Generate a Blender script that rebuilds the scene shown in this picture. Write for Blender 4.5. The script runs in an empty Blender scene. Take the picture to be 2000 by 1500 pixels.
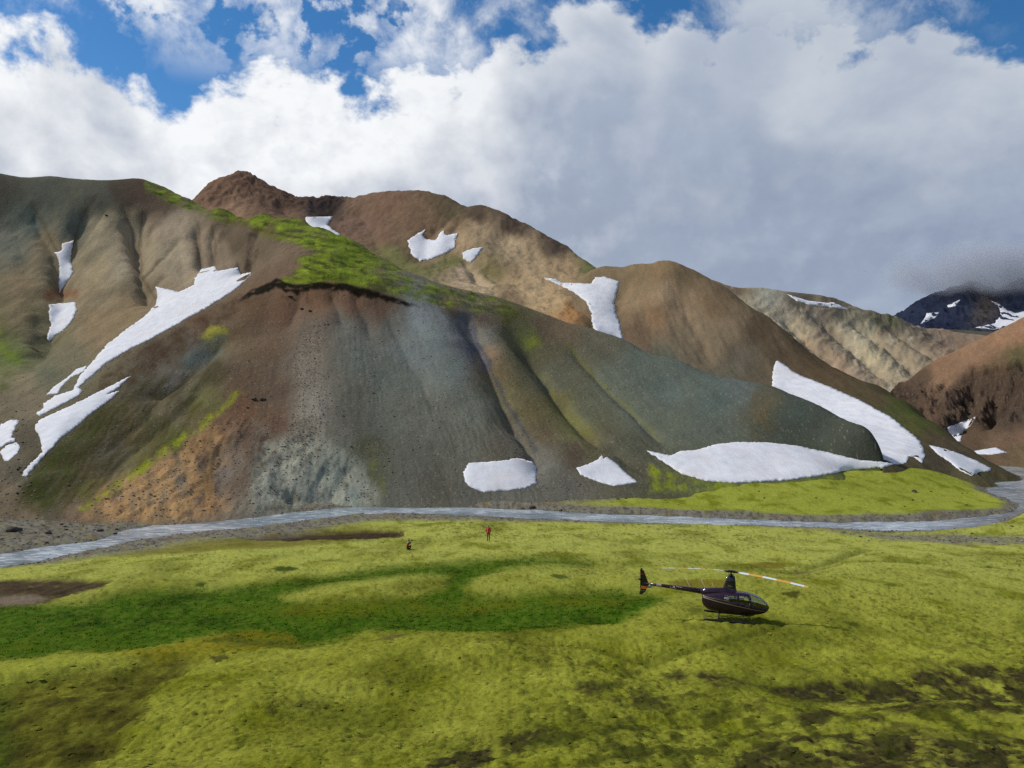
import bpy, bmesh, math, random
import numpy as np
from mathutils import Vector, Matrix, geometry

# ------------------------------------------------------------------ camera / light / exposure
scene = bpy.context.scene
COL = scene.collection
F = 1511.0                                   # focal length in photo pixels (2000 px wide)
PITCH = math.atan(35.0 / F)                  # horizon lies 35 px under the centre
cam_d = bpy.data.cameras.new('camera'); cam_d.sensor_width = 36.0
cam_d.lens = 36.0 * F / 2000.0
cam_d.clip_start = 0.1; cam_d.clip_end = 60000.0
cam = bpy.data.objects.new('camera', cam_d); COL.objects.link(cam)
cam.rotation_euler = (math.pi / 2 + PITCH, 0, 0)
scene.camera = cam

SUN_AZ = math.radians(-78.0)                 # from +Y towards +X (negative: left of the view)
SUN_EL = math.radians(46.0)
SUN_STRENGTH = 3.3
sd = bpy.data.lights.new('sun', 'SUN'); sd.energy = SUN_STRENGTH; sd.angle = math.radians(5.0)
sd.color = (1.0, 0.955, 0.88)
sun = bpy.data.objects.new('sun', sd); COL.objects.link(sun)
sdir = Vector((math.sin(SUN_AZ) * math.cos(SUN_EL), math.cos(SUN_AZ) * math.cos(SUN_EL), math.sin(SUN_EL)))
sun.rotation_euler = sdir.to_track_quat('Z', 'Y').to_euler()
sun.location = (-60, 30, 120)

vs = scene.view_settings
vs.view_transform = 'Standard'; vs.look = 'None'; vs.exposure = 0.0; vs.gamma = 1.0
vs.use_curve_mapping = False
scene.cycles.use_denoising = False
scene.cycles.max_bounces = 6
scene.cycles.transparent_max_bounces = 12
scene.cycles.volume_bounces = 1
scene.cycles.volume_step_rate = 0.15


class NT:
    """small helper to write node graphs"""
    def __init__(self, tree): self.t = tree; self.n = tree.nodes; self.l = tree.links
    def add(self, typ, ins=None, **props):
        nd = self.n.new(typ)
        for k, v in props.items(): setattr(nd, k, v)
        for k, v in (ins or {}).items(): self.set(nd.inputs[k], v)
        return nd
    def set(self, sock, v):
        if isinstance(v, bpy.types.NodeSocket): self.l.new(v, sock)
        else: sock.default_value = v
    def math(self, op, a, b=None, c=None, clamp=False):
        nd = self.n.new('ShaderNodeMath'); nd.operation = op; nd.use_clamp = clamp
        self.set(nd.inputs[0], a)
        if b is not None: self.set(nd.inputs[1], b)
        if c is not None: self.set(nd.inputs[2], c)
        return nd.outputs[0]
    def mrange(self, v, a, b, c=0.0, d=1.0, smooth=True):
        nd = self.n.new('ShaderNodeMapRange'); nd.interpolation_type = 'SMOOTHSTEP' if smooth else 'LINEAR'
        for i, q in enumerate((v, a, b, c, d)): self.set(nd.inputs[i], q)
        return nd.outputs[0]
    def mix(self, f, a, b, blend='MIX'):
        nd = self.n.new('ShaderNodeMix'); nd.data_type = 'RGBA'; nd.blend_type = blend
        self.set(nd.inputs[0], f); self.set(nd.inputs[6], a); self.set(nd.inputs[7], b)
        return nd.outputs[2]
    def noise(self, vec, scale, detail=4.0, rough=0.55, dist=0.0):
        nd = self.add('ShaderNodeTexNoise', {'Scale': scale, 'Detail': detail, 'Roughness': rough, 'Distortion': dist})
        if vec is not None: self.l.new(vec, nd.inputs['Vector'])
        return nd.outputs['Fac']
    def vmath(self, op, a, b=None):
        nd = self.n.new('ShaderNodeVectorMath'); nd.operation = op
        self.set(nd.inputs[0], a)
        if b is not None: self.set(nd.inputs[1], b)
        return nd.outputs[0]
    def curve(self, v, pts):
        nd = self.n.new('ShaderNodeFloatCurve'); c = nd.mapping.curves[0]
        c.points[0].location = pts[0]; c.points[1].location = pts[-1]
        for p in pts[1:-1]: c.points.new(*p)
        for p in c.points: p.handle_type = 'AUTO'
        nd.mapping.update(); self.set(nd.inputs['Value'], v)
        return nd.outputs[0]


def srgb(r, g, b):
    f = lambda c: (c / 255 / 12.92) if c / 255 <= 0.04045 else ((c / 255 + 0.055) / 1.055) ** 2.4
    return (f(r), f(g), f(b), 1.0)


# ------------------------------------------------------------------ sky with clouds
world = bpy.data.worlds.new('World'); scene.world = world; world.use_nodes = True
wt = world.node_tree; wt.nodes.clear(); W = NT(wt)
tc = W.add('ShaderNodeTexCoord'); D = W.vmath('NORMALIZE', tc.outputs['Generated'])
sky = W.add('ShaderNodeTexSky', sky_type='NISHITA', sun_disc=False, sun_elevation=SUN_EL, sun_rotation=SUN_AZ,
            altitude=600.0, air_density=1.0, dust_density=0.3, ozone_density=2.5)
hsv = W.add('ShaderNodeHueSaturation', {'Saturation': 1.32, 'Value': 1.0, 'Color': sky.outputs[0]})
bg_sky = W.add('ShaderNodeBackground', {'Color': hsv.outputs[0], 'Strength': 0.11})
sep = W.add('ShaderNodeSeparateXYZ', {'Vector': D})
az = W.math('ARCTAN2', sep.outputs[0], sep.outputs[1])            # 0 ahead, + right
el = W.math('ARCSINE', sep.outputs[2])
# cloud deck coordinates: flatten the vertical so that clouds stretch sideways
Dn = W.vmath('MULTIPLY', D, (1.0, 1.0, 1.25))
warp = W.add('ShaderNodeTexNoise', {'Vector': Dn, 'Scale': 2.6, 'Detail': 3.0, 'Roughness': 0.5})
Dw = W.vmath('ADD', Dn, W.vmath('SCALE', W.vmath('SUBTRACT', warp.outputs['Color'], (0.5, 0.5, 0.5))))
Dw.node.inputs[1].links[0].from_node.inputs['Scale'].default_value = 0.10
n_big = W.noise(Dw, 5.0, 3.0, 0.5)
n_mid = W.noise(Dw, 12.0, 9.0, 0.58)
n_fine = W.noise(Dw, 34.0, 6.0, 0.6)
n_sun = W.noise(W.vmath('ADD', Dw, tuple(sdir * 0.022)), 12.0, 9.0, 0.58)
emboss = W.math('SUBTRACT', n_mid, n_sun)
azw = W.math('ADD', az, W.math('ADD', W.math('MULTIPLY', W.math('SUBTRACT', n_mid, 0.5), 0.34), W.math('MULTIPLY', W.math('SUBTRACT', n_fine, 0.5), 0.14)))
# elevation of the top of the cloud bank along the horizon (radians)
azn = W.mrange(az, -0.62, 0.62, smooth=False); aznw = W.mrange(azw, -0.62, 0.62, smooth=False)
def azu(px): return (math.atan((px - 1000) / F) + 0.62) / 1.24
def elv(px, py): return math.atan((785 - py) / F * math.cos(math.atan((px - 1000) / F)))
EDGE = [(0, 72), (120, 92), (235, 132), (330, 172), (450, 160), (560, 138), (640, 142), (700, 178), (780, 160), (870, 128),
        (950, 90), (1040, 45), (1120, 25), (1200, 15), (1300, 50), (1400, 38), (1560, 42), (1700, 52), (1850, 60), (2000, 62)]
edge = W.math('MULTIPLY', W.curve(azn, [(0.0, elv(0, 60) / 0.6)] + [(azu(a), elv(a, b) / 0.6) for a, b in EDGE] + [(1.0, elv(2000, 62) / 0.6)]), 0.6)
dz = W.math('SUBTRACT', edge, el)                                 # >0 inside the bank
dzn = W.math('ADD', dz, W.math('MULTIPLY', W.math('SUBTRACT', n_mid, 0.5), 0.21))
dzn = W.math('ADD', dzn, W.math('MULTIPLY', W.math('SUBTRACT', n_fine, 0.5), 0.05))
bank = W.mrange(dzn, -0.012, 0.022)
# loose wisps above the bank
wv = W.vmath('MULTIPLY', Dw, (1.0, 1.0, 0.8))
w1 = W.noise(W.vmath('ADD', wv, (0.23, 0.4, 1.7)), 9.0, 9.0, 0.62, 0.15)
WIS = [(0, .30), (200, .25), (270, .72), (400, .95), (470, .35), (530, .85), (610, .72), (660, .2), (740, .95), (850, .98), (950, .8),
       (1050, .75), (1200, .6), (1400, .55), (1560, .80), (1700, .75), (1800, .60), (1900, .45), (2000, .22)]
wcov = W.curve(aznw, [(0.0, 0.35)] + [(azu(a), v) for a, v in WIS] + [(1.0, 0.35)])
wis = W.math('ADD', w1, W.math('MULTIPLY', W.math('SUBTRACT', wcov, 0.5), 0.20))
wis = W.math('ADD', wis, W.math('MULTIPLY', W.math('SUBTRACT', W.noise(W.vmath('ADD', Dn, (4.0, 1.3, 2.2)), 3.4, 2.0, 0.5), 0.5), 0.5))
wisp = W.mrange(wis, 0.46, 0.72)
wisp = W.math('MULTIPLY', wisp, W.mrange(el, 0.36, 0.44))
over = W.mrange(W.math('ADD', n_big, W.math('MULTIPLY', n_mid, 0.25)), 0.62, 0.78)     # broken cloud overhead
wisp = W.math('MAXIMUM', wisp, W.math('MULTIPLY', over, W.mrange(el, 0.52, 0.62)))
mask = W.math('MAXIMUM', bank, W.math('MULTIPLY', wisp, 0.92), clamp=True)
# brightness: sunlit upper billows, grey body underneath, bluer to the right
depth = W.math('ADD', dz, W.math('MULTIPLY', W.math('SUBTRACT', n_big, 0.5), 0.50))
depth = W.math('ADD', depth, W.math('MULTIPLY', W.math('SUBTRACT', n_mid, 0.5), 0.26))
side = W.curve(azn, [(0.0, 0.20), (azu(0), 0.15), (azu(250), 0.19), (azu(550), 0.27), (azu(800), 0.24), (azu(1000), 0.20), (azu(1200), 0.18), (azu(1500), 0.17), (azu(1800), 0.16), (1.0, 0.16)])
lit = W.mrange(W.math('DIVIDE', depth, side), -0.05, 1.20, 1.0, 0.0)
lit = W.math('ADD', lit, W.math('MULTIPLY', emboss, W.mrange(azn, 0.35, 0.75, 1.7, 0.7)), clamp=True)
lit = W.math('MULTIPLY', lit, W.mrange(n_fine, 0.25, 0.6, 0.90, 1.0))
grey = W.mix(azn, srgb(172, 180, 195), srgb(138, 153, 178))
grey = W.mix(W.mrange(W.math('ADD', W.math('MULTIPLY', emboss, W.mrange(azn, 0.35, 0.75, 1.0, 0.45)), n_big), 0.30, 0.75), grey, srgb(166, 178, 197))
white = W.mix(W.mrange(azn, 0.35, 0.8), (0.93, 0.95, 0.97, 1), (0.56, 0.61, 0.68, 1))
ccol = W.mix(lit, grey, white)
bg_cl = W.add('ShaderNodeBackground', {'Color': ccol, 'Strength': 1.0})
ms = W.add('ShaderNodeMixShader', {0: mask, 1: bg_sky.outputs[0], 2: bg_cl.outputs[0]})
wo = W.add('ShaderNodeOutputWorld', {'Surface': ms.outputs[0]})

# ------------------------------------------------------------------ numeric helpers
RNG = np.random.default_rng(7)
CP, SP = math.cos(PITCH), math.sin(PITCH)

def project(x, y, z):
    d = y * CP + z * SP
    return 1000 + F * x / d, 750 - F * (-y * SP + z * CP) / d

def unproj(px, py, Y):
    a = (px - 1000) / F; b = (750 - py) / F
    s = Y / (CP - b * SP)
    return a * s, Y, (SP + b * CP) * s

def ray(px, py):
    """azimuth and tangent of elevation of the line of sight"""
    a = (np.asarray(px, float) - 1000) / F; b = (750 - np.asarray(py, float)) / F
    dy = CP - b * SP; dz = SP + b * CP
    return np.arctan2(a, dy), dz / np.hypot(a, dy)

_GA = np.arange(1024) * (2 * math.pi / 1024); _GC = np.cos(_GA).astype(np.float32); _GS = np.sin(_GA).astype(np.float32)

def _hash(ix, iy, s):
    h = ix * np.uint32(374761393) + iy * np.uint32(668265263) + np.uint32((s * 982451653) & 0xffffffff)
    h = (h ^ (h >> np.uint32(13))) * np.uint32(1274126177)
    return ((h ^ (h >> np.uint32(16))) & np.uint32(1023)).astype(np.int32)

def noise2(x, y, s=0):
    x = np.asarray(x, np.float64); y = np.asarray(y, np.float64)
    ix = np.floor(x); iy = np.floor(y); fx = (x - ix).astype(np.float32); fy = (y - iy).astype(np.float32)
    jx = ix.astype(np.int64).astype(np.uint32); jy = iy.astype(np.int64).astype(np.uint32)
    ux = fx * fx * fx * (fx * (fx * 6 - 15) + 10); uy = fy * fy * fy * (fy * (fy * 6 - 15) + 10)
    def g(dx, dy):
        a = _hash(jx + np.uint32(dx), jy + np.uint32(dy), s)
        return _GC[a] * (fx - dx) + _GS[a] * (fy - dy)
    a = g(0, 0); b = g(1, 0); c = g(0, 1); d = g(1, 1)
    a = a + ux * (b - a); c = c + ux * (d - c)
    return (a + uy * (c - a)) * 1.5          # about -1..1

def fbm(x, y, octs=4, s=0, gain=0.5, ridged=False):
    v = 0; amp = 1.0; tot = 0
    for o in range(octs):
        n = noise2(x * 2 ** o + 17.3 * o, y * 2 ** o - 9.1 * o, s + o)
        if ridged: n = 1 - 2 * np.abs(n)
        v = v + amp * n; tot += amp; amp *= gain
    return v / tot

def smooth(a, b, x):
    t = np.clip((x - a) / (b - a), 0, 1); return t * t * (3 - 2 * t)

class RBF:
    def __init__(self, P, V, c=6.0):
        self.P = np.asarray(P, float); V = np.asarray(V, float); self.c = c; n = len(self.P)
        d = np.hypot(*(self.P[:, None] - self.P[None]).transpose(2, 0, 1))
        A = np.zeros((n + 3, n + 3)); A[:n, :n] = -np.sqrt(d * d + c * c) - np.eye(n) * 0.02
        A[:n, n] = 1; A[:n, n + 1:] = self.P / 100; A[n, :n] = 1; A[n + 1:, :n] = self.P.T / 100
        self.w = np.linalg.solve(A, np.concatenate([V, np.zeros(3)]))
    def __call__(self, x, y):
        x = np.asarray(x, float); sh = x.shape; x = x.ravel(); y = np.asarray(y, float).ravel()
        out = self.w[-3] + self.w[-2] * x / 100 + self.w[-1] * y / 100
        for (a, b), w in zip(self.P, self.w):
            out -= w * np.sqrt((x - a) ** 2 + (y - b) ** 2 + self.c ** 2)
        return out.reshape(sh)

def seg_dist(x, y, pts):
    best = np.full(x.shape, 1e9); tt = np.zeros(x.shape); n = len(pts) - 1
    for i in range(n):
        (ax, ay), (bx, by) = pts[i][:2], pts[i + 1][:2]
        dx, dy = bx - ax, by - ay; L = dx * dx + dy * dy + 1e-9
        t = np.clip(((x - ax) * dx + (y - ay) * dy) / L, 0, 1)
        d = np.hypot(x - ax - t * dx, y - ay - t * dy)
        m = d < best; best = np.where(m, d, best); tt = np.where(m, (i + t) / n, tt)
    return best, tt

def poly_sd(x, y, poly, margin):
    """signed distance, positive inside; only evaluated near the polygon"""
    P = np.asarray(poly, float); out = np.full(x.shape, -1e3)
    m = (x > P[:, 0].min() - margin) & (x < P[:, 0].max() + margin) & (y > P[:, 1].min() - margin) & (y < P[:, 1].max() + margin)
    if not m.any(): return out
    xs, ys = x[m], y[m]
    d, _ = seg_dist(xs, ys, [tuple(p) for p in P] + [tuple(P[0])])
    ins = np.zeros(xs.shape, bool); j = len(P) - 1
    for i in range(len(P)):
        xi, yi = P[i]; xj, yj = P[j]
        if yi != yj:
            ins ^= ((yi > ys) != (yj > ys)) & (xs < (xj - xi) * (ys - yi) / (yj - yi) + xi)
        j = i
    out[m] = np.where(ins, d, -d)
    return out

def lin(c):
    c = np.asarray(c, float) / 255
    return np.where(c <= 0.04045, c / 12.92, ((c + 0.055) / 1.055) ** 2.4)

def idw(px, py, pts, power=1.7, eps=120.0):
    pts = np.asarray([(a, b, *c) for a, b, c in pts], float)
    C = lin(pts[:, 2:5]); num = np.zeros(px.shape + (3,)); den = np.zeros(px.shape)
    for (a, b), c in zip(pts[:, :2], C):
        w = 1.0 / ((px - a) ** 2 + (py - b) ** 2 + eps) ** power
        num += w[..., None] * c; den += w
    return num / den[..., None]

def blendc(col, m, c):
    c = lin(c) if np.ndim(c) == 1 else c
    return col + (c - col) * np.clip(m, 0, 1)[..., None]

# ------------------------------------------------------------------ object helpers
def tag(o, label=None, cat=None, group=None, kind=None):
    if label: o['label'] = label
    if cat: o['category'] = cat
    if group: o['group'] = group
    if kind: o['kind'] = kind
    return o

def link(name, me, mat=None, parent=None):
    o = bpy.data.objects.new(name, me); COL.objects.link(o)
    if mat is not None and me is not None:
        for m in (mat if isinstance(mat, (list, tuple)) else [mat]): me.materials.append(m)
    if parent is not None: o.parent = parent
    return o

def empty(name, loc=(0, 0, 0), rz=0.0):
    o = bpy.data.objects.new(name, None); COL.objects.link(o); o.location = loc; o.rotation_euler = (0, 0, rz)
    o.empty_display_size = 0.3
    return o

def np_mesh(name, V, Q, colors=None, smooth_=True):
    """V (n,3), Q (m,k) with k=3 or 4"""
    me = bpy.data.meshes.new(name); k = Q.shape[1]
    me.vertices.add(len(V)); me.vertices.foreach_set('co', np.ascontiguousarray(V, np.float32).ravel())
    me.loops.add(Q.size); me.loops.foreach_set('vertex_index', np.ascontiguousarray(Q, np.int32).ravel())
    me.polygons.add(len(Q)); me.polygons.foreach_set('loop_start', np.arange(0, Q.size, k, dtype=np.int32))
    me.polygons.foreach_set('use_smooth', np.full(len(Q), smooth_))
    me.update(calc_edges=True)
    if colors is not None:
        at = me.color_attributes.new('Col', 'FLOAT_COLOR', 'POINT')
        C = np.ones((len(V), 4), np.float32); C[:, :3] = colors
        at.data.foreach_set('color', C.ravel())
    return me

class Sheet:
    """height field on a polar grid (azimuth x distance) round the standpoint"""
    def __init__(self, phis, rs):
        self.phi = np.asarray(phis, float); self.r = np.asarray(rs, float)
        self.X = np.sin(self.phi)[:, None] * self.r[None]; self.Y = np.cos(self.phi)[:, None] * self.r[None]
    def carve(self, gullies):
        for pix, width, dep in gullies:
            P = [self.cast1(a, b) for a, b in pix]; P = [p for p in P if p is not None]
            if len(P) < 2: continue
            A = np.array(P); mg = width * 3.5
            m = (self.X > A[:, 0].min() - mg) & (self.X < A[:, 0].max() + mg) & (self.Y > A[:, 1].min() - mg) & (self.Y < A[:, 1].max() + mg)
            x = self.X[m]; y = self.Y[m]
            wob = 0.35 * width * fbm(x / 9, y / 9, 2, 91)
            d, t = seg_dist(x + wob, y + wob * 0.6, [(p[0], p[1]) for p in P])
            fade = smooth(0, 0.18, t) * (1 - 0.6 * smooth(0.8, 1.0, t))
            self.Z[m] -= dep * fade * np.exp(-(d / width) ** 1.35)
    def cast(self, px, py, lo=None, hi=None):
        """first surface point on the line of sight of each photo pixel"""
        ph, te = ray(np.atleast_1d(px), np.atleast_1d(py))
        fi = np.interp(ph, self.phi, np.arange(len(self.phi))); i0 = np.clip(fi.astype(int), 0, len(self.phi) - 2); w = (fi - i0)
        out = np.full((len(ph), 3), np.nan)
        for s in range(0, len(ph), 4000):
            sl = slice(s, s + 4000); a = self.Z[i0[sl]]; z = a + (self.Z[i0[sl] + 1] - a) * w[sl, None]
            diff = z - te[sl, None] * self.r[None]
            if lo is not None: diff[:, self.r < lo] = -1
            if hi is not None: diff[:, self.r > hi] = -1
            hit = diff > 0; k = hit.argmax(1); ok = hit.any(1) & (k > 0)
            kk = np.maximum(k, 1); ar = np.arange(len(kk))
            d0 = diff[ar, kk - 1]; d1 = diff[ar, kk]; t = d0 / (d0 - d1 + 1e-12)
            t = np.clip(t, 0, 1); rr = self.r[kk - 1] + t * (self.r[kk] - self.r[kk - 1])
            o = np.stack([np.sin(ph[sl]) * rr, np.cos(ph[sl]) * rr, te[sl] * rr], 1); o[~ok] = np.nan
            out[sl] = o
        return out
    def cast1(self, px, py):
        p = self.cast([px], [py])[0]
        return None if np.isnan(p[0]) else p
    def height(self, x, y):
        x = np.asarray(x, float); y = np.asarray(y, float)
        fi = np.interp(np.arctan2(x, y), self.phi, np.arange(len(self.phi))); fj = np.interp(np.hypot(x, y), self.r, np.arange(len(self.r)))
        i = np.clip(fi.astype(int), 0, len(self.phi) - 2); j = np.clip(fj.astype(int), 0, len(self.r) - 2); u = fi - i; v = fj - j
        Z = self.Z
        return (Z[i, j] * (1 - u) + Z[i + 1, j] * u) * (1 - v) + (Z[i, j + 1] * (1 - u) + Z[i + 1, j + 1] * u) * v
    def mesh(self, name, colors, keep=None, wrap=False):
        n, m = self.Z.shape; idx = np.arange(n * m).reshape(n, m)
        Q = np.stack([idx[:-1, :-1], idx[1:, :-1], idx[1:, 1:], idx[:-1, 1:]], -1)      # seen from above: clockwise in phi
        Q = Q[..., ::-1].reshape(-1, 4)
        if wrap:
            w = np.stack([idx[-1, :-1], idx[0, :-1], idx[0, 1:], idx[-1, 1:]], -1)[..., ::-1].reshape(-1, 4); Q = np.concatenate([Q, w])
        V = np.stack([self.X, self.Y, self.Z], -1).reshape(-1, 3); C = colors.reshape(-1, 3)
        if keep is not None:
            kf = keep.ravel()[Q].any(1); Q = Q[kf]
            used = np.zeros(len(V), bool); used[Q.ravel()] = True
            remap = np.cumsum(used) - 1; V = V[used]; C = C[used]; Q = remap[Q]
        return np_mesh(name, V, Q, C)

def phis_px(a, b, n): return np.arctan((np.linspace(a, b, n) - 1000) / F)

def rows(*segs):
    """distances: (start, end, count) pieces"""
    out = []
    for a, b, n in segs: out.append(np.linspace(a, b, n, endpoint=False))
    return np.concatenate(out + [[segs[-1][1]]])

# ------------------------------------------------------------------ materials
def new_mat(name):
    m = bpy.data.materials.new(name); m.use_nodes = True; t = m.node_tree; t.nodes.clear(); return m, NT(t)

def out_bsdf(T, **ins):
    b = T.add('ShaderNodeBsdfPrincipled'); o = T.add('ShaderNodeOutputMaterial', {'Surface': b.outputs[0]})
    for k, v in ins.items(): T.set(b.inputs[k.replace('_', ' ')], v)
    return b

def terrain_mat(name, gain, fine, mid, contrast, bump, speck=0.0, bump_scale=None, stretch=(1, 1, 1)):
    m, T = new_mat(name)
    geo = T.add('ShaderNodeNewGeometry'); pos = T.vmath('MULTIPLY', geo.outputs['Position'], stretch)
    vc = T.add('ShaderNodeAttribute', attribute_name='Col')
    n1 = T.noise(pos, fine, 5.0, 0.65); n2 = T.noise(pos, mid, 4.0, 0.55)
    k = T.math('ADD', T.math('MULTIPLY', T.math('SUBTRACT', n1, 0.5), contrast * 2.0), T.math('MULTIPLY', T.math('SUBTRACT', n2, 0.5), contrast))
    k = T.math('MULTIPLY', T.math('ADD', k, 1.0), gain)
    col = T.vmath('SCALE', vc.outputs['Color']); T.set(col.node.inputs['Scale'], k)
    if speck:
        n3 = T.noise(pos, fine * 2.7, 2.0, 0.5)
        col = T.mix(T.math('MULTIPLY', T.mrange(n3, 0.66, 0.74), speck), col, (0.42, 0.40, 0.36, 1))
        n4 = T.noise(T.vmath('ADD', pos, (31, 7, 3)), fine * 1.9, 2.0, 0.5)
        col = T.mix(T.math('MULTIPLY', T.mrange(n4, 0.66, 0.76), speck), col, (0.02, 0.017, 0.013, 1))
    nb = T.noise(pos, bump_scale or fine, 6.0, 0.7)
    bp = T.add('ShaderNodeBump', {'Strength': 1.0, 'Distance': bump, 'Height': nb})
    out_bsdf(T, Base_Color=col, Roughness=1.0, Specular_IOR_Level=0.03, Normal=bp.outputs[0])
    return m

def plain_mat(name, col, rough=0.5, metal=0.0, coat=0.0, spec=0.5, var=0.0, scale=20.0):
    m, T = new_mat(name); c = (*col, 1.0)
    if var:
        tcn = T.add('ShaderNodeTexCoord'); n = T.noise(tcn.outputs['Object'], scale, 4.0, 0.6)
        c = T.mix(n, tuple(x * (1 - var) for x in col) + (1,), tuple(min(1, x * (1 + var)) for x in col) + (1,))
    out_bsdf(T, Base_Color=c, Roughness=rough, Metallic=metal, Coat_Weight=coat, Specular_IOR_Level=spec)
    return m

# ================================================================== GROUND (valley floor, one sheet to the horizon)
def at_z(px, py, z):
    """point of the line of sight at height z"""
    a = (px - 1000) / F; b = (750 - py) / F
    s = z / (SP + b * CP)
    return a * s, (CP - b * SP) * s

WATER_Z = -18.0
RIVER_PX = [(-120, 1130), (-60, 1119), (0, 1108), (64, 1098), (120, 1086), (192, 1072), (240, 1060), (312, 1048), (400, 1038), (500, 1030), (600, 1016), (700, 1004),
            (780, 1002), (860, 1005), (1020, 1012), (1180, 1019), (1340, 1024), (1500, 1027), (1595, 1030), (1685, 1036), (1820, 1037), (1923, 1035), (1955, 1017),
            (2000, 997), (2070, 980), (2160, 940), (2160, 890), (2060, 886), (2000, 896), (1946, 893), (1937, 927), (1923, 945), (1932, 963), (1964, 972), (1991, 985), (1982, 999), (1946, 1005), (1820, 1018),
            (1730, 1019), (1640, 1021), (1550, 1018), (1415, 1012), (1280, 1007), (1180, 1004), (1060, 997), (980, 994), (860, 989), (780, 987), (724, 988), (640, 994),
            (560, 1002), (480, 1012), (400, 1016), (320, 1024), (260, 1032), (224, 1044), (192, 1056), (120, 1064), (40, 1076), (0, 1082), (-60, 1092), (-120, 1100)]
RIVER = [at_z(a, b, WATER_Z) for a, b in RIVER_PX]

gp = []
for px in (-200, 200, 600, 1000, 1400):
    gp += [(px, 1500, -12.6), (px, 1350, -14.2)]
gp += [(1700, 1500, -12.2), (2000, 1500, -11.6), (2200, 1500, -11.4), (1700, 1400, -13.4), (2000, 1400, -12.8), (2250, 1350, -13.0), (1850, 1320, -14.3), (2000, 1320, -14.0),
       (0, 1230, -15.7), (300, 1220, -15.7), (600, 1210, -15.7), (900, 1205, -15.6), (1100, 1200, -15.5), (800, 1260, -14.9), (1100, 1255, -14.7), (1425, 1208, -14.75), (1650, 1230, -14.6), (1900, 1230, -14.6),
       (2200, 1200, -14.6), (300, 1270, -15.2), (0, 1290, -15.1), (1250, 1290, -14.75), (1500, 1270, -14.6),
       (0, 1140, -16.6), (300, 1110, -16.6), (600, 1095, -16.4), (900, 1085, -16.3), (1200, 1090, -16.2), (1500, 1085, -16.0), (1800, 1090, -15.7), (2100, 1095, -15.6), (720, 1150, -15.9), (1050, 1135, -15.9),
       (450, 1060, -17.0), (700, 1045, -16.9), (797, 1076, -16.55), (953, 1059, -16.6), (1200, 1050, -16.7), (1500, 1055, -16.6), (1750, 1065, -16.5), (1950, 1060, -16.4),
       (0, 1118, -17.5), (300, 1066, -17.6), (600, 1032, -17.6), (850, 1014, -17.6), (1200, 1026, -17.6), (1500, 1035, -17.5), (1700, 1044, -17.5), (1900, 1044, -17.3), (2000, 1020, -16.6), (2100, 1000, -15.8),
       (0, 1020, -17.5), (250, 1018, -17.6), (600, 985, -17.6), (850, 978, -17.5), (1200, 996, -17.4), (1500, 1006, -17.4), (1800, 1006, -17.5), (1975, 990, -17.6),
       (1280, 958, -16.3), (1300, 972, -17.0), (1400, 955, -15.9), (1500, 950, -15.5), (1600, 938, -15.0), (1700, 918, -14.3), (1770, 912, -14.2), (1830, 922, -15.3), (1890, 940, -16.9), (1850, 955, -17.0), (1600, 972, -16.6), (1450, 972, -16.6), (1750, 955, -16.5), (1050, 978, -17.2), (1000, 962, -16.4)]
GP = [(*at_z(a, b, z), z) for a, b, z in gp]
GP += [((a - 1000) / F * d_, d_, z_) for a in (1300, 1400, 1500, 1600, 1700) for d_, z_ in ((172, -16.0), (200, -17.0))]
GP += [(0, 0, -1.7), (12, 0, -2.2), (-12, 0, -2.2), (0, -25, 0), (30, -25, 0), (-30, -25, 0), (0, 10, -6.4), (8, 12, -7.4), (-8, 12, -7.6), (0, 18, -10.2), (10, 19, -10.0), (-12, 19, -10.6),
       (60, 0, -5), (-60, 0, -6), (150, 30, -8), (-150, 40, -15), (-140, 90, -17), (150, 90, -14), (0, -120, 8), (0, 300, -19), (-200, 250, -18), (200, 300, -19), (120, 200, -17.5)]
GP = np.array(GP)
g_rbf = RBF(GP[:, :2], GP[:, 2], 7.0)

inner = phis_px(-70, 2070, 860)
outer_r = np.linspace(inner[-1], math.pi, 44)[1:]; outer_l = -outer_r[::-1]
py_rows = np.linspace(1540, 1000, 310)
rr = 14.6 / ((py_rows - 785) / F); rr *= np.interp(rr, [29, 60, 110], [0.9, 1.03, 1.19])
r_all = np.concatenate([np.linspace(0.4, rr[0], 30, endpoint=False), rr, np.linspace(rr[-1], 250, 120)[1:], np.geomspace(250, 20000, 22)[1:]])
ground = Sheet(np.concatenate([outer_l, inner, outer_r]), r_all)
GX, GY = ground.X, ground.Y
gz = np.full(GX.shape, -20.0)
m = ground.r < 420
gz[:, m] = g_rbf(GX[:, m], GY[:, m])
fade = smooth(240, 330, ground.r)[None]
gz = gz * (1 - fade) + (-20.0) * fade
R2 = np.hypot(GX, GY)
# photo position of every point (only meaningful ahead of the standpoint)
ahead = GY > 5.0
PX = np.full(GX.shape, -5000.0); PY = np.full(GX.shape, 5000.0)
PX[ahead], PY[ahead] = project(GX[ahead], GY[ahead], gz[ahead])
jx = 12 * fbm(GX / 2.2, GY / 2.2, 4, 3) + 70 * fbm(GX / 7, GY / 7, 4, 4) * smooth(1150, 1330, PY) + 14 * fbm(GX / 0.5, GY / 0.5, 3, 5); jy = 4 * fbm(GX / 2.2, GY / 2.2, 4, 8) + 22 * fbm(GX / 5, GY / 5, 4, 9) * smooth(1150, 1330, PY) + 6 * fbm(GX / 0.5, GY / 0.5, 3, 7) * smooth(1080, 1300, PY)
JX = PX + jx; JY = PY + jy

def gmask(poly, w, noise_amp=0.0, margin=60):
    d = poly_sd(JX, JY, poly, margin)
    return smooth(-w, w, d)

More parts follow.
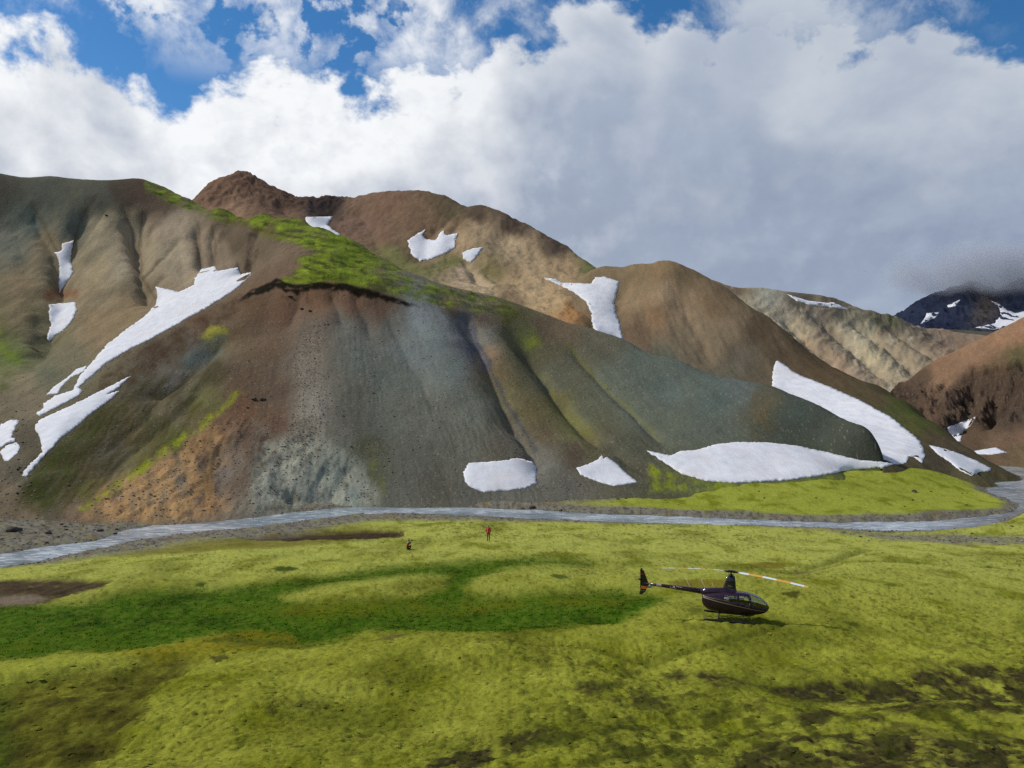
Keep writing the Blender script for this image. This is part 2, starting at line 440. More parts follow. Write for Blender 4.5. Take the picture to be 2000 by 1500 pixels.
SWATH = [(-80, 1176), (150, 1176), (300, 1152), (420, 1150), (520, 1140), (640, 1125), (760, 1110), (900, 1100), (1040, 1095), (1110, 1099), (1165, 1106), (1060, 1111), (980, 1117), (930, 1134),
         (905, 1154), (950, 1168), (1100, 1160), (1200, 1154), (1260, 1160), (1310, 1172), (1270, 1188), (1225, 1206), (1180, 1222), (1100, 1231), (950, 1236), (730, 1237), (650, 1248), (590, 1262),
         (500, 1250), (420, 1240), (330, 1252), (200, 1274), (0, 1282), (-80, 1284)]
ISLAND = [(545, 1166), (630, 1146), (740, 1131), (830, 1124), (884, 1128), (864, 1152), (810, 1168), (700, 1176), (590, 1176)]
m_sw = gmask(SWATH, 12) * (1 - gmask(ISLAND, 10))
m_dirt = gmask([(-80, 1132), (100, 1129), (170, 1132), (212, 1140), (200, 1150), (130, 1166), (60, 1179), (-80, 1181)], 5)
m_bank = gmask([(200, 1086), (330, 1066), (450, 1048), (560, 1036), (790, 1033), (792, 1046), (700, 1056), (650, 1060), (560, 1074), (400, 1079), (260, 1087)], 5)
m_ero = gmask([(470, 1050), (560, 1041), (680, 1037), (785, 1034), (792, 1042), (740, 1050), (640, 1054), (560, 1056)], 3)
m_olive = gmask([(-80, 1340), (60, 1332), (180, 1306), (270, 1290), (330, 1284), (375, 1290), (335, 1330), (265, 1392), (200, 1440), (160, 1510), (150, 1560), (-80, 1560)], 20)
HEATH = [[(1380, 1312), (1420, 1314), (1470, 1338), (1500, 1350), (1450, 1350), (1395, 1336)], [(1308, 1306), (1340, 1306), (1372, 1316), (1365, 1326), (1320, 1318)],
         [(1500, 1345), (1600, 1330), (1730, 1338), (1790, 1316), (1900, 1308), (2080, 1303), (2080, 1352), (1930, 1360), (1880, 1388), (1790, 1384), (1660, 1378), (1560, 1362)],
         [(1550, 1402), (1600, 1398), (1645, 1410), (1600, 1436), (1570, 1428)], [(1635, 1428), (1690, 1420), (1745, 1432), (1725, 1450), (1650, 1446)],
         [(1430, 1476), (1560, 1462), (1720, 1452), (1900, 1460), (2080, 1450), (2080, 1560), (1350, 1560)], [(850, 1485), (930, 1452), (1000, 1432), (1050, 1436), (960, 1490), (880, 1540), (830, 1540)],
         [(1700, 1400), (1800, 1388), (2000, 1395), (2080, 1400), (2080, 1425), (1900, 1425), (1780, 1420)], [(1180, 1370), (1250, 1362), (1330, 1372), (1300, 1390), (1220, 1388)],
         [(520, 1392), (580, 1384), (640, 1381), (600, 1394), (545, 1402)], [(1100, 1345), (1160, 1338), (1215, 1350), (1150, 1360)]]
m_heath = np.zeros(GX.shape)
for p in HEATH: m_heath = np.maximum(m_heath, gmask(p, 9))
hn = fbm(GX / 1.15, GY / 2.1, 4, 21); hn2 = fbm(GX / 0.34, GY / 0.6, 3, 23); big = fbm(GX / 11, GY / 13, 3, 31)
m_heath = m_heath * smooth(-0.55, 0.15, hn + 0.4 * hn2)
m_scatter = smooth(0.18, 0.55, hn + 0.5 * big + 0.25 * hn2) * smooth(1180, 1330, PY) * smooth(500, 1300, PX + (PY - 1300) * 1.2)

# --- relief
rel = 0.10 * fbm(GX / 2.6, GY / 2.2, 3, 41) + 0.30 * fbm(GX / 9, GY / 7, 2, 44)
near = smooth(150, 35, R2)
micro = (0.16 * np.abs(noise2(GX / 0.85, GY / 0.75, 47)) + 0.085 * np.abs(noise2(GX / 0.38, GY / 0.36, 48)) - 0.08) * near
rel = rel + 0.8 * fbm(GX / 8.5, GY / 8.0, 2, 46) * smooth(60, 38, R2)
gz = gz + rel * smooth(0, 6, R2) * 0.85 + micro * (1 - 0.6 * m_sw)
gz -= 0.22 * gmask(SWATH, 14)
gz -= 0.18 * m_dirt + 0.35 * m_ero + 0.4 * m_olive
gz += 0.16 * m_heath * fbm(GX / 0.9, GY / 0.8, 3, 51)
MOUND = [(1430, 1230, 7, 0.12), (1250, 1240, 6, 0.15), (1700, 1150, 7, 0.3), (1850, 1180, 8, 0.25), (1560, 1160, 4, 0.2), (900, 1290, 7, 0.25), (500, 1330, 6, 0.25), (1900, 1300, 5, 0.35), (1750, 1290, 4, 0.25),
         (1850, 1430, 4, 0.5), (1960, 1370, 3.5, -0.55), (1600, 1420, 3, 0.3), (1550, 1105, 5, -0.4), (1760, 1120, 9, 0.5), (1500, 1120, 6, 0.3), (1050, 1130, 9, 0.3), (720, 1150, 8, 0.25), (80, 1310, 5, 0.4), (1960, 1018, 9, 1.0), (1000, 1080, 12, 0.3), (400, 1110, 12, 0.25)]
for px, py, rad, h in MOUND:
    zc = float(g_rbf(*[np.array([v]) for v in at_z(px, py, -14.5)])[0]); cx, cy = at_z(px, py, zc)
    gz += h * np.exp(-((GX - cx) ** 2 + ((GY - cy) * 0.8) ** 2) / rad ** 2)
def gline(pix, w, dep, zref=-14.8):
    P = [at_z(a, b, zref) for a, b in pix]
    A = np.array(P); mm = (GX > A[:, 0].min() - 6) & (GX < A[:, 0].max() + 6) & (GY > A[:, 1].min() - 6) & (GY < A[:, 1].max() + 6)
    res = np.zeros(GX.shape); d, t = seg_dist(GX[mm] + 0.3 * hn[mm], GY[mm] + 0.3 * hn2[mm], P)
    res[mm] = np.exp(-(d / w) ** 2) * smooth(0, 0.1, t) * (1 - smooth(0.9, 1, t))
    return res, dep * res
CREASES = [([(1570, 1212), (1530, 1228), (1490, 1246), (1420, 1258), (1370, 1268), (1320, 1284), (1270, 1296), (1230, 1294)], 0.42, 0.14, -14.8),
         ([(1290, 1292), (1240, 1290), (1150, 1272), (1060, 1266), (980, 1262)], 0.35, 0.2, -14.8),
         ([(1520, 1135), (1580, 1128), (1640, 1112), (1740, 1108), (1850, 1114), (2010, 1120)], 0.5, 0.35, -15.9),
         ([(1700, 1075), (1660, 1092), (1620, 1108), (1570, 1120), (1540, 1134)], 0.7, 0.3, -16.0)]
m_crease = np.zeros(GX.shape)
for pp in CREASES:
    a, b = gline(*pp); gz -= b; m_crease = np.maximum(m_crease, a)
# river bed and banks
rd = np.full(GX.shape, -1e3); near_r = (R2 > 70) & (R2 < 300) & ahead
rd[near_r] = poly_sd(GX[near_r] + 0.5 * fbm(GX[near_r] / 2.5, GY[near_r] / 2.5, 2, 77), GY[near_r] + 0.7 * fbm(GX[near_r] / 2.5, GY[near_r] / 2.5, 2, 78), RIVER, 14)
shore = 0.13 * fbm(GX / 3.5, GY / 2.2, 4, 79) + 0.07 * fbm(GX / 0.9, GY / 0.9, 2, 80)
bed = WATER_Z - np.clip(rd * 0.16, -0.5, 0.55) + shore * smooth(7, 1, rd)
tb = smooth(-5.0, -0.3, rd)
gz = np.where(rd > 0, bed, gz * (1 - tb) + tb * bed)
ground.Z = gz

# --- colours
t1 = fbm(GX / 0.6, GY / 1.1, 4, 61); t2 = fbm(GX / 3.6, GY / 6.0, 4, 65)
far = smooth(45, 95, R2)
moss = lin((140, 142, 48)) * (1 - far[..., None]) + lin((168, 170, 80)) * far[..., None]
gc = np.broadcast_to(moss, GX.shape + (3,)).copy()
gc = blendc(gc, smooth(0.0, 0.5, t2) * 0.75, (112, 116, 18))
t3 = fbm(GX / 9, GY / 14, 4, 67)
gc = blendc(gc, smooth(0.0, 0.4, t3) * 0.7 * (1 - 0.4 * far), (94, 98, 26))
gc = blendc(gc, smooth(0.1, 0.5, -t2) * 0.55, (166, 166, 64))
gc = blendc(gc, smooth(0.05, 0.5, t1 + 0.3 * t2) * 0.55, (88, 92, 20))
gc = blendc(gc, smooth(0.25, 0.5, fbm(GX / 0.32, GY / 0.5, 3, 66) + 0.3 * big + 0.2 * t3) * 0.6, (62, 62, 18))
gc = blendc(gc, smooth(0.42, 0.6, fbm(GX / 0.7, GY / 1.3, 3, 68) + 0.3 * t3) * 0.55, (54, 50, 20))
# bright flat field beyond the river
m_field = smooth(1020, 1000, PY) * smooth(1050, 1250, PX)
gc = blendc(gc, m_field * 0.6, blendc(np.broadcast_to(lin((140, 148, 42)), gc.shape).copy(), smooth(0.0, 0.5, t2), (110, 118, 22)))
# grass
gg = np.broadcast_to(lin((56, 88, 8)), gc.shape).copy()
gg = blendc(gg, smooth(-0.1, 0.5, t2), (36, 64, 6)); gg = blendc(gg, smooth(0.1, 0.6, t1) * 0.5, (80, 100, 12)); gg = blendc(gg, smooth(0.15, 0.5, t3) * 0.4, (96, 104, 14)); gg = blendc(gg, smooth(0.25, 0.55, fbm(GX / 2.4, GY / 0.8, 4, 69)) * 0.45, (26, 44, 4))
yel = poly_sd(JX, JY, [(400, 1186), (560, 1178), (700, 1176), (900, 1174), (1250, 1168), (1200, 1182), (900, 1192), (720, 1200), (560, 1196)], 50)
gg = blendc(gg, smooth(-10, 8, yel) * 0.4 * smooth(-0.5, 0.3, t2 + t1), (124, 118, 24))
yel2 = poly_sd(JX, JY, [(180, 1282), (330, 1258), (480, 1232), (560, 1236), (600, 1256), (480, 1272), (300, 1290)], 50)
gc = blendc(gc, m_sw * (0.82 + 0.18 * smooth(-0.2, 0.2, t1)), gg)
gc = blendc(gc, smooth(-10, 8, yel2) * 0.7, blendc(np.broadcast_to(lin((130, 118, 22)), gc.shape).copy(), smooth(0, .5, t1), (76, 92, 16)))
gc = blendc(gc, gmask([(400, 1250), (470, 1240), (560, 1246), (610, 1258), (520, 1262), (440, 1260)], 6) * 0.6, (62, 74, 22))
dirt = blendc(np.broadcast_to(lin((80, 66, 46)), gc.shape).copy(), smooth(-.1, .5, hn), (52, 44, 30))
gc = blendc(gc, m_dirt * smooth(-0.9, 0.1, hn + 0.3), dirt)
gc = blendc(gc, gmask([(-60, 1163), (60, 1158), (100, 1164), (60, 1176), (-60, 1180)], 5), (122, 108, 88))
gc = blendc(gc, m_bank * 0.75, blendc(np.broadcast_to(lin((112, 98, 46)), gc.shape).copy(), smooth(0, .4, hn), (90, 98, 24)))
gc = blendc(gc, m_ero, dirt * 0.8)
ol = blendc(np.broadcast_to(lin((80, 78, 24)), gc.shape).copy(), smooth(0.0, 0.5, hn), (58, 54, 22)); ol = blendc(ol, smooth(0.1, .5, -t2), (104, 98, 28))
ol = blendc(ol, smooth(60, -40, JX) * 0.6, (52, 92, 18))
gc = blendc(gc, gmask([(-80, 1316), (100, 1288), (270, 1283), (200, 1312), (60, 1336), (-80, 1350)], 8) * 0.7, (150, 154, 56))
gc = blendc(gc, m_olive * (0.6 + 0.35 * smooth(-0.5, 0.2, hn + 0.6 * t1 + 0.4 * t2)), ol)
gc = blendc(gc, m_heath * 0.97, blendc(np.broadcast_to(lin((58, 50, 34)), gc.shape).copy(), smooth(0, .5, hn2), (36, 32, 20)))
gc = blendc(gc, m_scatter * 0.8, blendc(np.broadcast_to(lin((84, 84, 30)), gc.shape).copy(), smooth(0, .5, hn2), (56, 66, 22)))
m_low = smooth(1340, 1450, PY + (PX - 1000) * 0.05) * smooth(850, 1150, PX + (PY - 1400))
gc = blendc(gc, m_low * smooth(-0.12, 0.22, hn + 0.5 * t1 + 0.3 * t3 - 0.06) * 0.65, (66, 70, 22))
m_lr = smooth(1290, 1350, PY) * smooth(1280, 1600, PX)
gc = blendc(gc, m_lr * smooth(-0.1, 0.3, fbm(GX / 1.8, GY / 2.8, 4, 73) + 0.3 * hn - 0.14) * 0.7, (58, 52, 30))
gc = blendc(gc, m_crease * 0.5, (66, 72, 22))  # darker olive along the sunken creases
for px, py, a, b, c in [(557, 1115, 20, 6, (52, 70, 20)), (395, 1144, 10, 3, (60, 80, 22)), (1095, 1135, 18, 5, (74, 88, 26)), (1545, 1171, 19, 5, (66, 64, 26)), (1740, 1163, 14, 4, (92, 100, 26)), (870, 1142, 9, 3, (84, 90, 36)),
                        (1500, 1104, 45, 7, (112, 104, 34)), (1565, 1122, 22, 9, (104, 96, 60)), (1660, 1224, 16, 4, (70, 78, 24)), (1355, 1198, 14, 5, (96, 100, 34)), (410, 1283, 16, 4, (84, 82, 34)), (1370, 1142, 60, 7, (118, 108, 36)), (760, 1251, 14, 5, (100, 92, 46))]:
    q = ((JX - px) / a) ** 2 + ((JY - py) / b) ** 2
    gc = blendc(gc, smooth(1.5, 0.6, q) * 0.9, c)
# dark holes in the moss near the river
holes = smooth(0.28, 0.5, fbm(GX / 1.1, GY / 1.0, 3, 88) + 0.25 * big) * smooth(1075, 1035, PY) * smooth(780, 900, PX) * smooth(1010, 1020, PY)
gc = blendc(gc, holes * 0.8, (62, 58, 24))
holes2 = smooth(0.3, 0.5, fbm(GX / 0.9, GY / 0.8, 3, 89)) * gmask([(1230, 1100), (1290, 1092), (1380, 1093), (1360, 1106), (1280, 1116)], 8)
gc = blendc(gc, holes2 * 0.85, (50, 48, 24))
# gravel along the river
grav = blendc(np.broadcast_to(lin((126, 120, 108)), gc.shape).copy(), smooth(-.2, .5, fbm(GX / 0.7, GY / 0.7, 3, 71)), (84, 78, 66))
grav = blendc(grav, smooth(.1, .6, fbm(GX / 3, GY / 3, 2, 72)) * 0.6, (120, 98, 66))
wgr = np.interp(PX, [0, 250, 500, 800, 1100, 1400, 1700, 2000], [1.5, 5, 9, 6, 3, 1.8, 3.2, 1.5])
m_gr = smooth(-1.0, 0.2, (rd + wgr) / np.maximum(wgr, 1)) * (PY > 995)
wgf = np.interp(PX, [0, 300, 700, 1000, 1200, 1500, 1800, 1950], [30, 25, 7, 4, 4, 2.4, 2.2, 1.5])
m_gr = np.maximum(m_gr, smooth(-1.0, 0.2, (rd + wgf) / np.maximum(wgf, 1)) * (PY <= 1012))
m_gr = np.maximum(m_gr, smooth(330, 230, PX) * smooth(1085, 1066, PY))
m_gr = np.maximum(m_gr, gmask([(900, 985), (930, 955), (1060, 935), (1130, 945), (1215, 955), (1260, 965), (1180, 978), (1060, 985)], 8))
m_gr = np.maximum(m_gr, gmask([(1600, 1034), (1700, 1042), (1850, 1046), (2060, 1052), (2060, 1064), (1850, 1062), (1720, 1052)], 4) * 0.8)
gc = blendc(gc, np.clip(m_gr * (0.75 + 0.5 * smooth(-0.4, 0.3, hn)), 0, 1) * (rd < 0), grav)
gc = blendc(gc, (rd >= 0) * 1.0, (92, 92, 86))
# plain heath where the photograph does not reach
gc = np.where((ahead & (R2 < 420))[..., None], gc, lin((96, 92, 40)))

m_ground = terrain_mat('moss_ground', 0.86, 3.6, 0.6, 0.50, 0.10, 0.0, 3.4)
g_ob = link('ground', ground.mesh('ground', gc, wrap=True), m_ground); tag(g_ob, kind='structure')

def gz_at(x, y): return float(ground.height(np.array([x]), np.array([y]))[0])

# ================================================================== RIVER
mw, T = new_mat('river_water')
geo = T.add('ShaderNodeNewGeometry'); p = T.vmath('MULTIPLY', geo.outputs['Position'], (0.55, 1.0, 1.0))
n1 = T.noise(T.vmath('MULTIPLY', p, (0.6, 1.0, 1.0)), 1.5, 4.0, 0.6, 0.6); n2 = T.noise(p, 0.13, 4.0, 0.6)
foam = T.mrange(T.math('ADD', n1, T.math('MULTIPLY', n2, 0.5)), 0.74, 0.92)
wc = T.mix(T.mrange(n2, 0.35, 0.65), (0.16, 0.20, 0.23, 1), (0.29, 0.34, 0.37, 1)); wc = T.mix(foam, wc, (0.62, 0.66, 0.70, 1))
bp = T.add('ShaderNodeBump', {'Strength': 1.0, 'Distance': 0.035, 'Height': n1})
out_bsdf(T, Base_Color=wc, Roughness=0.10, IOR=1.33, Normal=bp.outputs[0])
kk_i = np.arange(0, GX.shape[0], 3); kk_j = np.arange(0, GX.shape[1], 3); kx_, ky_ = GX[np.ix_(kk_i, kk_j)], GY[np.ix_(kk_i, kk_j)]
kp = rd[np.ix_(kk_i, kk_j)] > -4.0; ni, nj = kp.shape; ix_ = np.arange(ni * nj).reshape(ni, nj)
Qw = np.stack([ix_[:-1, :-1], ix_[1:, :-1], ix_[1:, 1:], ix_[:-1, 1:]], -1)[..., ::-1].reshape(-1, 4); Qw = Qw[kp.ravel()[Qw].any(1)]
us = np.zeros(ni * nj, bool); us[Qw.ravel()] = True; rmp = np.cumsum(us) - 1
me = np_mesh('river', np.stack([kx_.ravel(), ky_.ravel(), np.full(ni * nj, WATER_Z)], -1)[us], rmp[Qw])
tag(link('river', me, mw), kind='structure')

# ================================================================== HILLS
SHEETS = {}

def hill_sheet(key, pxa, pxb, nphi, rws, pts, crest, c=6.0, back=((25, .5), (70, .55)), extra=()):
    P = []; V = []
    for a, b, d in pts + crest:
        x, y, z = unproj(a, b, d); P.append((x, y)); V.append(z)
    for a, b, d in crest:
        x, y, z = unproj(a, b, d)
        for dl, sl in back: P.append((x * (d + dl) / d, y * (d + dl) / d)); V.append(z - dl * sl)
    for x, y, z in extra: P.append((x, y)); V.append(z)
    S = Sheet(phis_px(pxa, pxb, nphi), rws)
    S.Z = RBF(P, V, c)(S.X, S.Y)
    SHEETS[key] = S
    return S

# ---------- front mountain: left flank, spur with the green top, long grey ridge to the right
m1_crest = [(-160, 345, 330), (-60, 340, 330), (0, 339, 330), (100, 344, 330), (180, 351, 332), (280, 352, 334), (330, 372, 332), (380, 395, 325), (440, 412, 312), (520, 419, 298), (590, 432, 285), (640, 452, 272),
            (700, 478, 260), (760, 512, 250), (820, 545, 243), (880, 562, 240), (940, 574, 240), (1000, 592, 240), (1060, 612, 236), (1150, 640, 230), (1215, 662, 225), (1320, 704, 212), (1420, 738, 201),
            (1500, 752, 194), (1600, 790, 183), (1660, 822, 176), (1700, 850, 171), (1722, 880, 166)]
m1_pts = [  # left flank
    (-150, 520, 280), (-150, 700, 215), (-150, 880, 150), (-150, 1010, 117),
    (20, 430, 305), (120, 440, 300), (220, 430, 305), (300, 440, 305), (380, 450, 300), (440, 460, 292), (100, 500, 282), (40, 540, 268), (200, 520, 278), (270, 520, 276), (340, 520, 276), (420, 510, 278),
    (120, 580, 252), (30, 640, 232), (200, 600, 246), (250, 610, 240), (300, 570, 258), (110, 650, 226), (60, 710, 203), (160, 690, 206), (130, 750, 180), (0, 740, 190), (20, 820, 163), (60, 800, 166), (0, 900, 140), (30, 950, 127),
    (0, 1000, 117), (60, 1008, 116), (110, 1022, 113),
    # bottom of the snow gully
    (478, 536, 252), (420, 562, 240), (340, 620, 222), (260, 675, 203), (190, 730, 183), (140, 775, 168), (100, 830, 151), (70, 890, 136), (50, 935, 126),
    # west rib of the spur
    (485, 565, 224), (445, 640, 198), (410, 720, 174), (380, 790, 158), (330, 860, 144), (270, 915, 133), (200, 965, 122), (150, 995, 116),
    (350, 700, 188), (280, 760, 170), (200, 840, 149), (120, 920, 131), (80, 970, 121),
    # brow of the spur and its front
    (560, 546, 219), (600, 544, 216), (640, 547, 214), (700, 552, 213), (740, 562, 212), (790, 580, 211), (830, 592, 211), (890, 602, 214),
    (520, 560, 218), (560, 572, 212.5), (640, 570, 211), (740, 590, 208), (520, 640, 199), (560, 720, 178), (540, 800, 160), (480, 830, 151), (500, 900, 139), (420, 900, 138), (400, 960, 127), (300, 990, 119), (250, 1015, 114), (200, 1020, 113),
    (640, 620, 200), (640, 700, 180), (640, 780, 163), (640, 860, 149), (640, 930, 139), (640, 988, 132), (520, 960, 129), (520, 1003, 123), (400, 1012, 117),
    (760, 660, 194), (760, 760, 172), (760, 860, 153), (760, 940, 140), (760, 982, 134), (850, 660, 193), (870, 740, 176), (900, 820, 161), (920, 900, 147), (850, 975, 135), (960, 965, 137),
    (560, 500, 240), (640, 510, 232), (700, 525, 230), (500, 470, 268), (560, 460, 268),
    # gully and ribs to the right of the spur
    (935, 670, 200), (985, 770, 178), (1045, 875, 153), (1040, 930, 142), (960, 620, 218), (1000, 690, 205), (1050, 760, 189), (1110, 850, 168), (1150, 900, 154), (1120, 950, 141),
    (1040, 700, 210), (1100, 780, 190), (1180, 868, 164), (1100, 680, 218), (1150, 740, 205), (1220, 800, 189), (1300, 860, 171), (1250, 890, 159), (1290, 930, 148), (1210, 955, 141),
    (1200, 700, 215), (1300, 760, 200), (1400, 800, 187), (1500, 810, 181), (1400, 850, 174), (1500, 860, 170), (1600, 850, 173), (1650, 880, 166),
    (1400, 890, 160), (1350, 918, 152), (1450, 942, 145), (1550, 930, 150), (1500, 900, 158), (1600, 905, 158), (1700, 905, 162), (1738, 926, 166), (1740, 930, 158), (1775, 938, 162), (1790, 940, 172), (1770, 945, 185), (1850, 945, 175), (1720, 930, 200)]
M1 = hill_sheet('M1', -90, 1790, 900, rows((108, 165, 140), (165, 280, 260), (280, 340, 80), (340, 412, 130), (412, 520, 12)), m1_pts, m1_crest, 4.5,
                extra=[(60, 330, -14), (100, 270, -16), (95, 205, -16), (-20, 420, 10), (-200, 470, 30), (0, 95, -26), (-80, 85, -26), (80, 110, -26)])
M1.carve([(p_, w_, d_ * (0.72 if p_[0][0] < 470 and p_[0][1] < 570 else 1.0)) for p_, w_, d_ in [([(215, 395), (185, 425), (150, 465)], 2.6, 3), ([(240, 395), (262, 440), (275, 500)], 2.2, 3), ([(300, 430), (285, 470), (276, 510)], 2.0, 3), ([(350, 460), (330, 490), (318, 505)], 2, 2), ([(430, 450), (440, 480), (445, 520)], 2.2, 3), ([(455, 470), (470, 500), (478, 530)], 2.4, 3.5), ([(20, 420), (40, 470), (60, 540)], 4, 2.5), ([(180, 480), (170, 520), (150, 560), (120, 590)], 5, 2.0), ([(220, 560), (180, 600), (140, 640)], 6, 2.5), ([(60, 392), (85, 440), (110, 490), (128, 545)], 4, 6.0), ([(190, 380), (160, 420), (146, 460), (130, 520), (116, 575), (105, 620), (92, 660), (60, 715)], 4.5, 8.0),
          ([(185, 410), (165, 440), (148, 465)], 3, 1.8), ([(245, 418), (262, 470), (285, 555), (306, 590)], 3.2, 7.0), ([(278, 410), (276, 450), (274, 500)], 2.4, 4.5), ([(318, 505), (300, 525), (284, 542)], 1.8, 1.6), ([(322, 535), (305, 555), (294, 570)], 1.8, 1.6),
          ([(384, 435), (392, 480), (396, 525)], 2.2, 4.5), ([(415, 440), (417, 480), (420, 520)], 2.2, 4.5), ([(500, 440), (494, 480), (482, 535)], 4, 4.0), ([(60, 560), (80, 620), (70, 690)], 6, 2.5), ([(345, 460), (352, 500), (360, 540)], 2.0, 1.0),
          ([(878, 600), (935, 668), (972, 750), (1005, 815), (1045, 880), (1050, 925)], 3.2, 3.6), ([(985, 630), (1050, 715), (1110, 798), (1178, 866)], 3.0, 3.0), ([(1105, 665), (1160, 730), (1240, 808), (1300, 870)], 1.6, 1.2),
          ([(905, 608), (925, 650), (940, 690)], 2.5, 1.8), ([(445, 640), (400, 690), (345, 730), (290, 765)], 4.0, 3.6), ([(420, 720), (360, 790), (260, 870), (170, 940)], 3.0, 1.6), ([(350, 745), (280, 810), (190, 890)], 3.0, 1.6),
          ([(640, 565), (660, 600), (672, 640)], 2, 1.2), ([(690, 565), (710, 610), (730, 660)], 2, 1.4), ([(590, 560), (580, 600), (560, 640)], 2, 1.2), ([(745, 580), (790, 680), (850, 800)], 2, 0.8), ([(1180, 868), (1240, 905), (1300, 935)], 2.2, 1.2),
          ([(440, 850), (425, 920), (420, 1000)], 3, 1.6), ([(545, 880), (560, 930), (575, 985)], 2.4, 1.5), ([(640, 900), (620, 940), (600, 985)], 2, 1.2), ([(690, 900), (660, 940), (630, 985)], 1.6, 1.0)]])
cpx_ = 1000 + F * np.tan(M1.phi)
M1.Z -= (12 * smooth(1716, 1770, cpx_) + 1.3 * smooth(1640, 1690, cpx_))[:, None]
px1, py1 = project(M1.X, M1.Y, M1.Z)
fan = (px1 - 640) / np.maximum(py1 - 250, 60)
wA = smooth(-30, 40, (px1 - 480) * 0.68 + (py1 - 545))           # spur side of the snow gully
streak = fbm(fan * 15 + 0.5 * fbm(M1.X / 14, M1.Y / 14, 3, 99), M1.Y / 34, 5, 101, 0.6)
relief = wA * 0.22 * streak * (0.5 + smooth(-0.3, 0.5, fbm(M1.X / 30, M1.Y / 30, 2, 108))) + (1 - wA) * 0.6 * smooth(365, 440, py1) * fbm(M1.X / 6, M1.Y / 22, 3, 103) + 0.5 * fbm(M1.X / 16, M1.Y / 16, 3, 105) + 0.11 * fbm(M1.X / 2.2, M1.Y / 2.2, 3, 107)
M1.Z += relief * smooth(0, 30, 1050 - py1)
rill = fbm(fan * 34 + 0.8 * fbm(M1.X / 9, M1.Y / 9, 3, 98), M1.Y / 40, 3, 116)
M1.Z -= wA * 0.10 * smooth(0.22, 0.0, np.abs(rill)) * smooth(-0.2, 0.4, fbm(M1.X / 22, M1.Y / 22, 2, 117))
M1.Z += 0.07 * fbm(M1.X / 0.9, M1.Y / 0.9, 2, 118)
M1.Z += 1.3 * fbm(M1.X / 8, M1.Y / 3.6, 4, 113) * smooth(-8, 10, poly_sd(px1, py1, [(285, 352), (520, 412), (640, 444), (760, 505), (850, 556), (1005, 596), (960, 610), (840, 594), (700, 552), (545, 550), (590, 510), (480, 442), (290, 376)], 40))
CLIFF = [(160, 1010), (200, 955), (300, 900), (400, 840), (470, 800), (540, 860), (620, 840), (700, 900), (740, 960), (735, 990), (520, 1005), (300, 1020)]
mcl = smooth(-15, 20, poly_sd(px1, py1, CLIFF, 60))
M1.Z += mcl * (0.55 * fbm(M1.X / 6, M1.Y / 16, 4, 109, ridged=True) + 0.3 * fbm(M1.X / 1.8, M1.Y / 5, 3, 111) - 0.4)
px1, py1 = project(M1.X, M1.Y, M1.Z)
jx = 16 * fbm(px1 / 40, py1 / 40, 4, 121) + 5 * fbm(px1 / 9, py1 / 9, 3, 122); jy = 16 * fbm(px1 / 40, py1 / 40, 4, 123) + 5 * fbm(px1 / 9, py1 / 9, 3, 124)
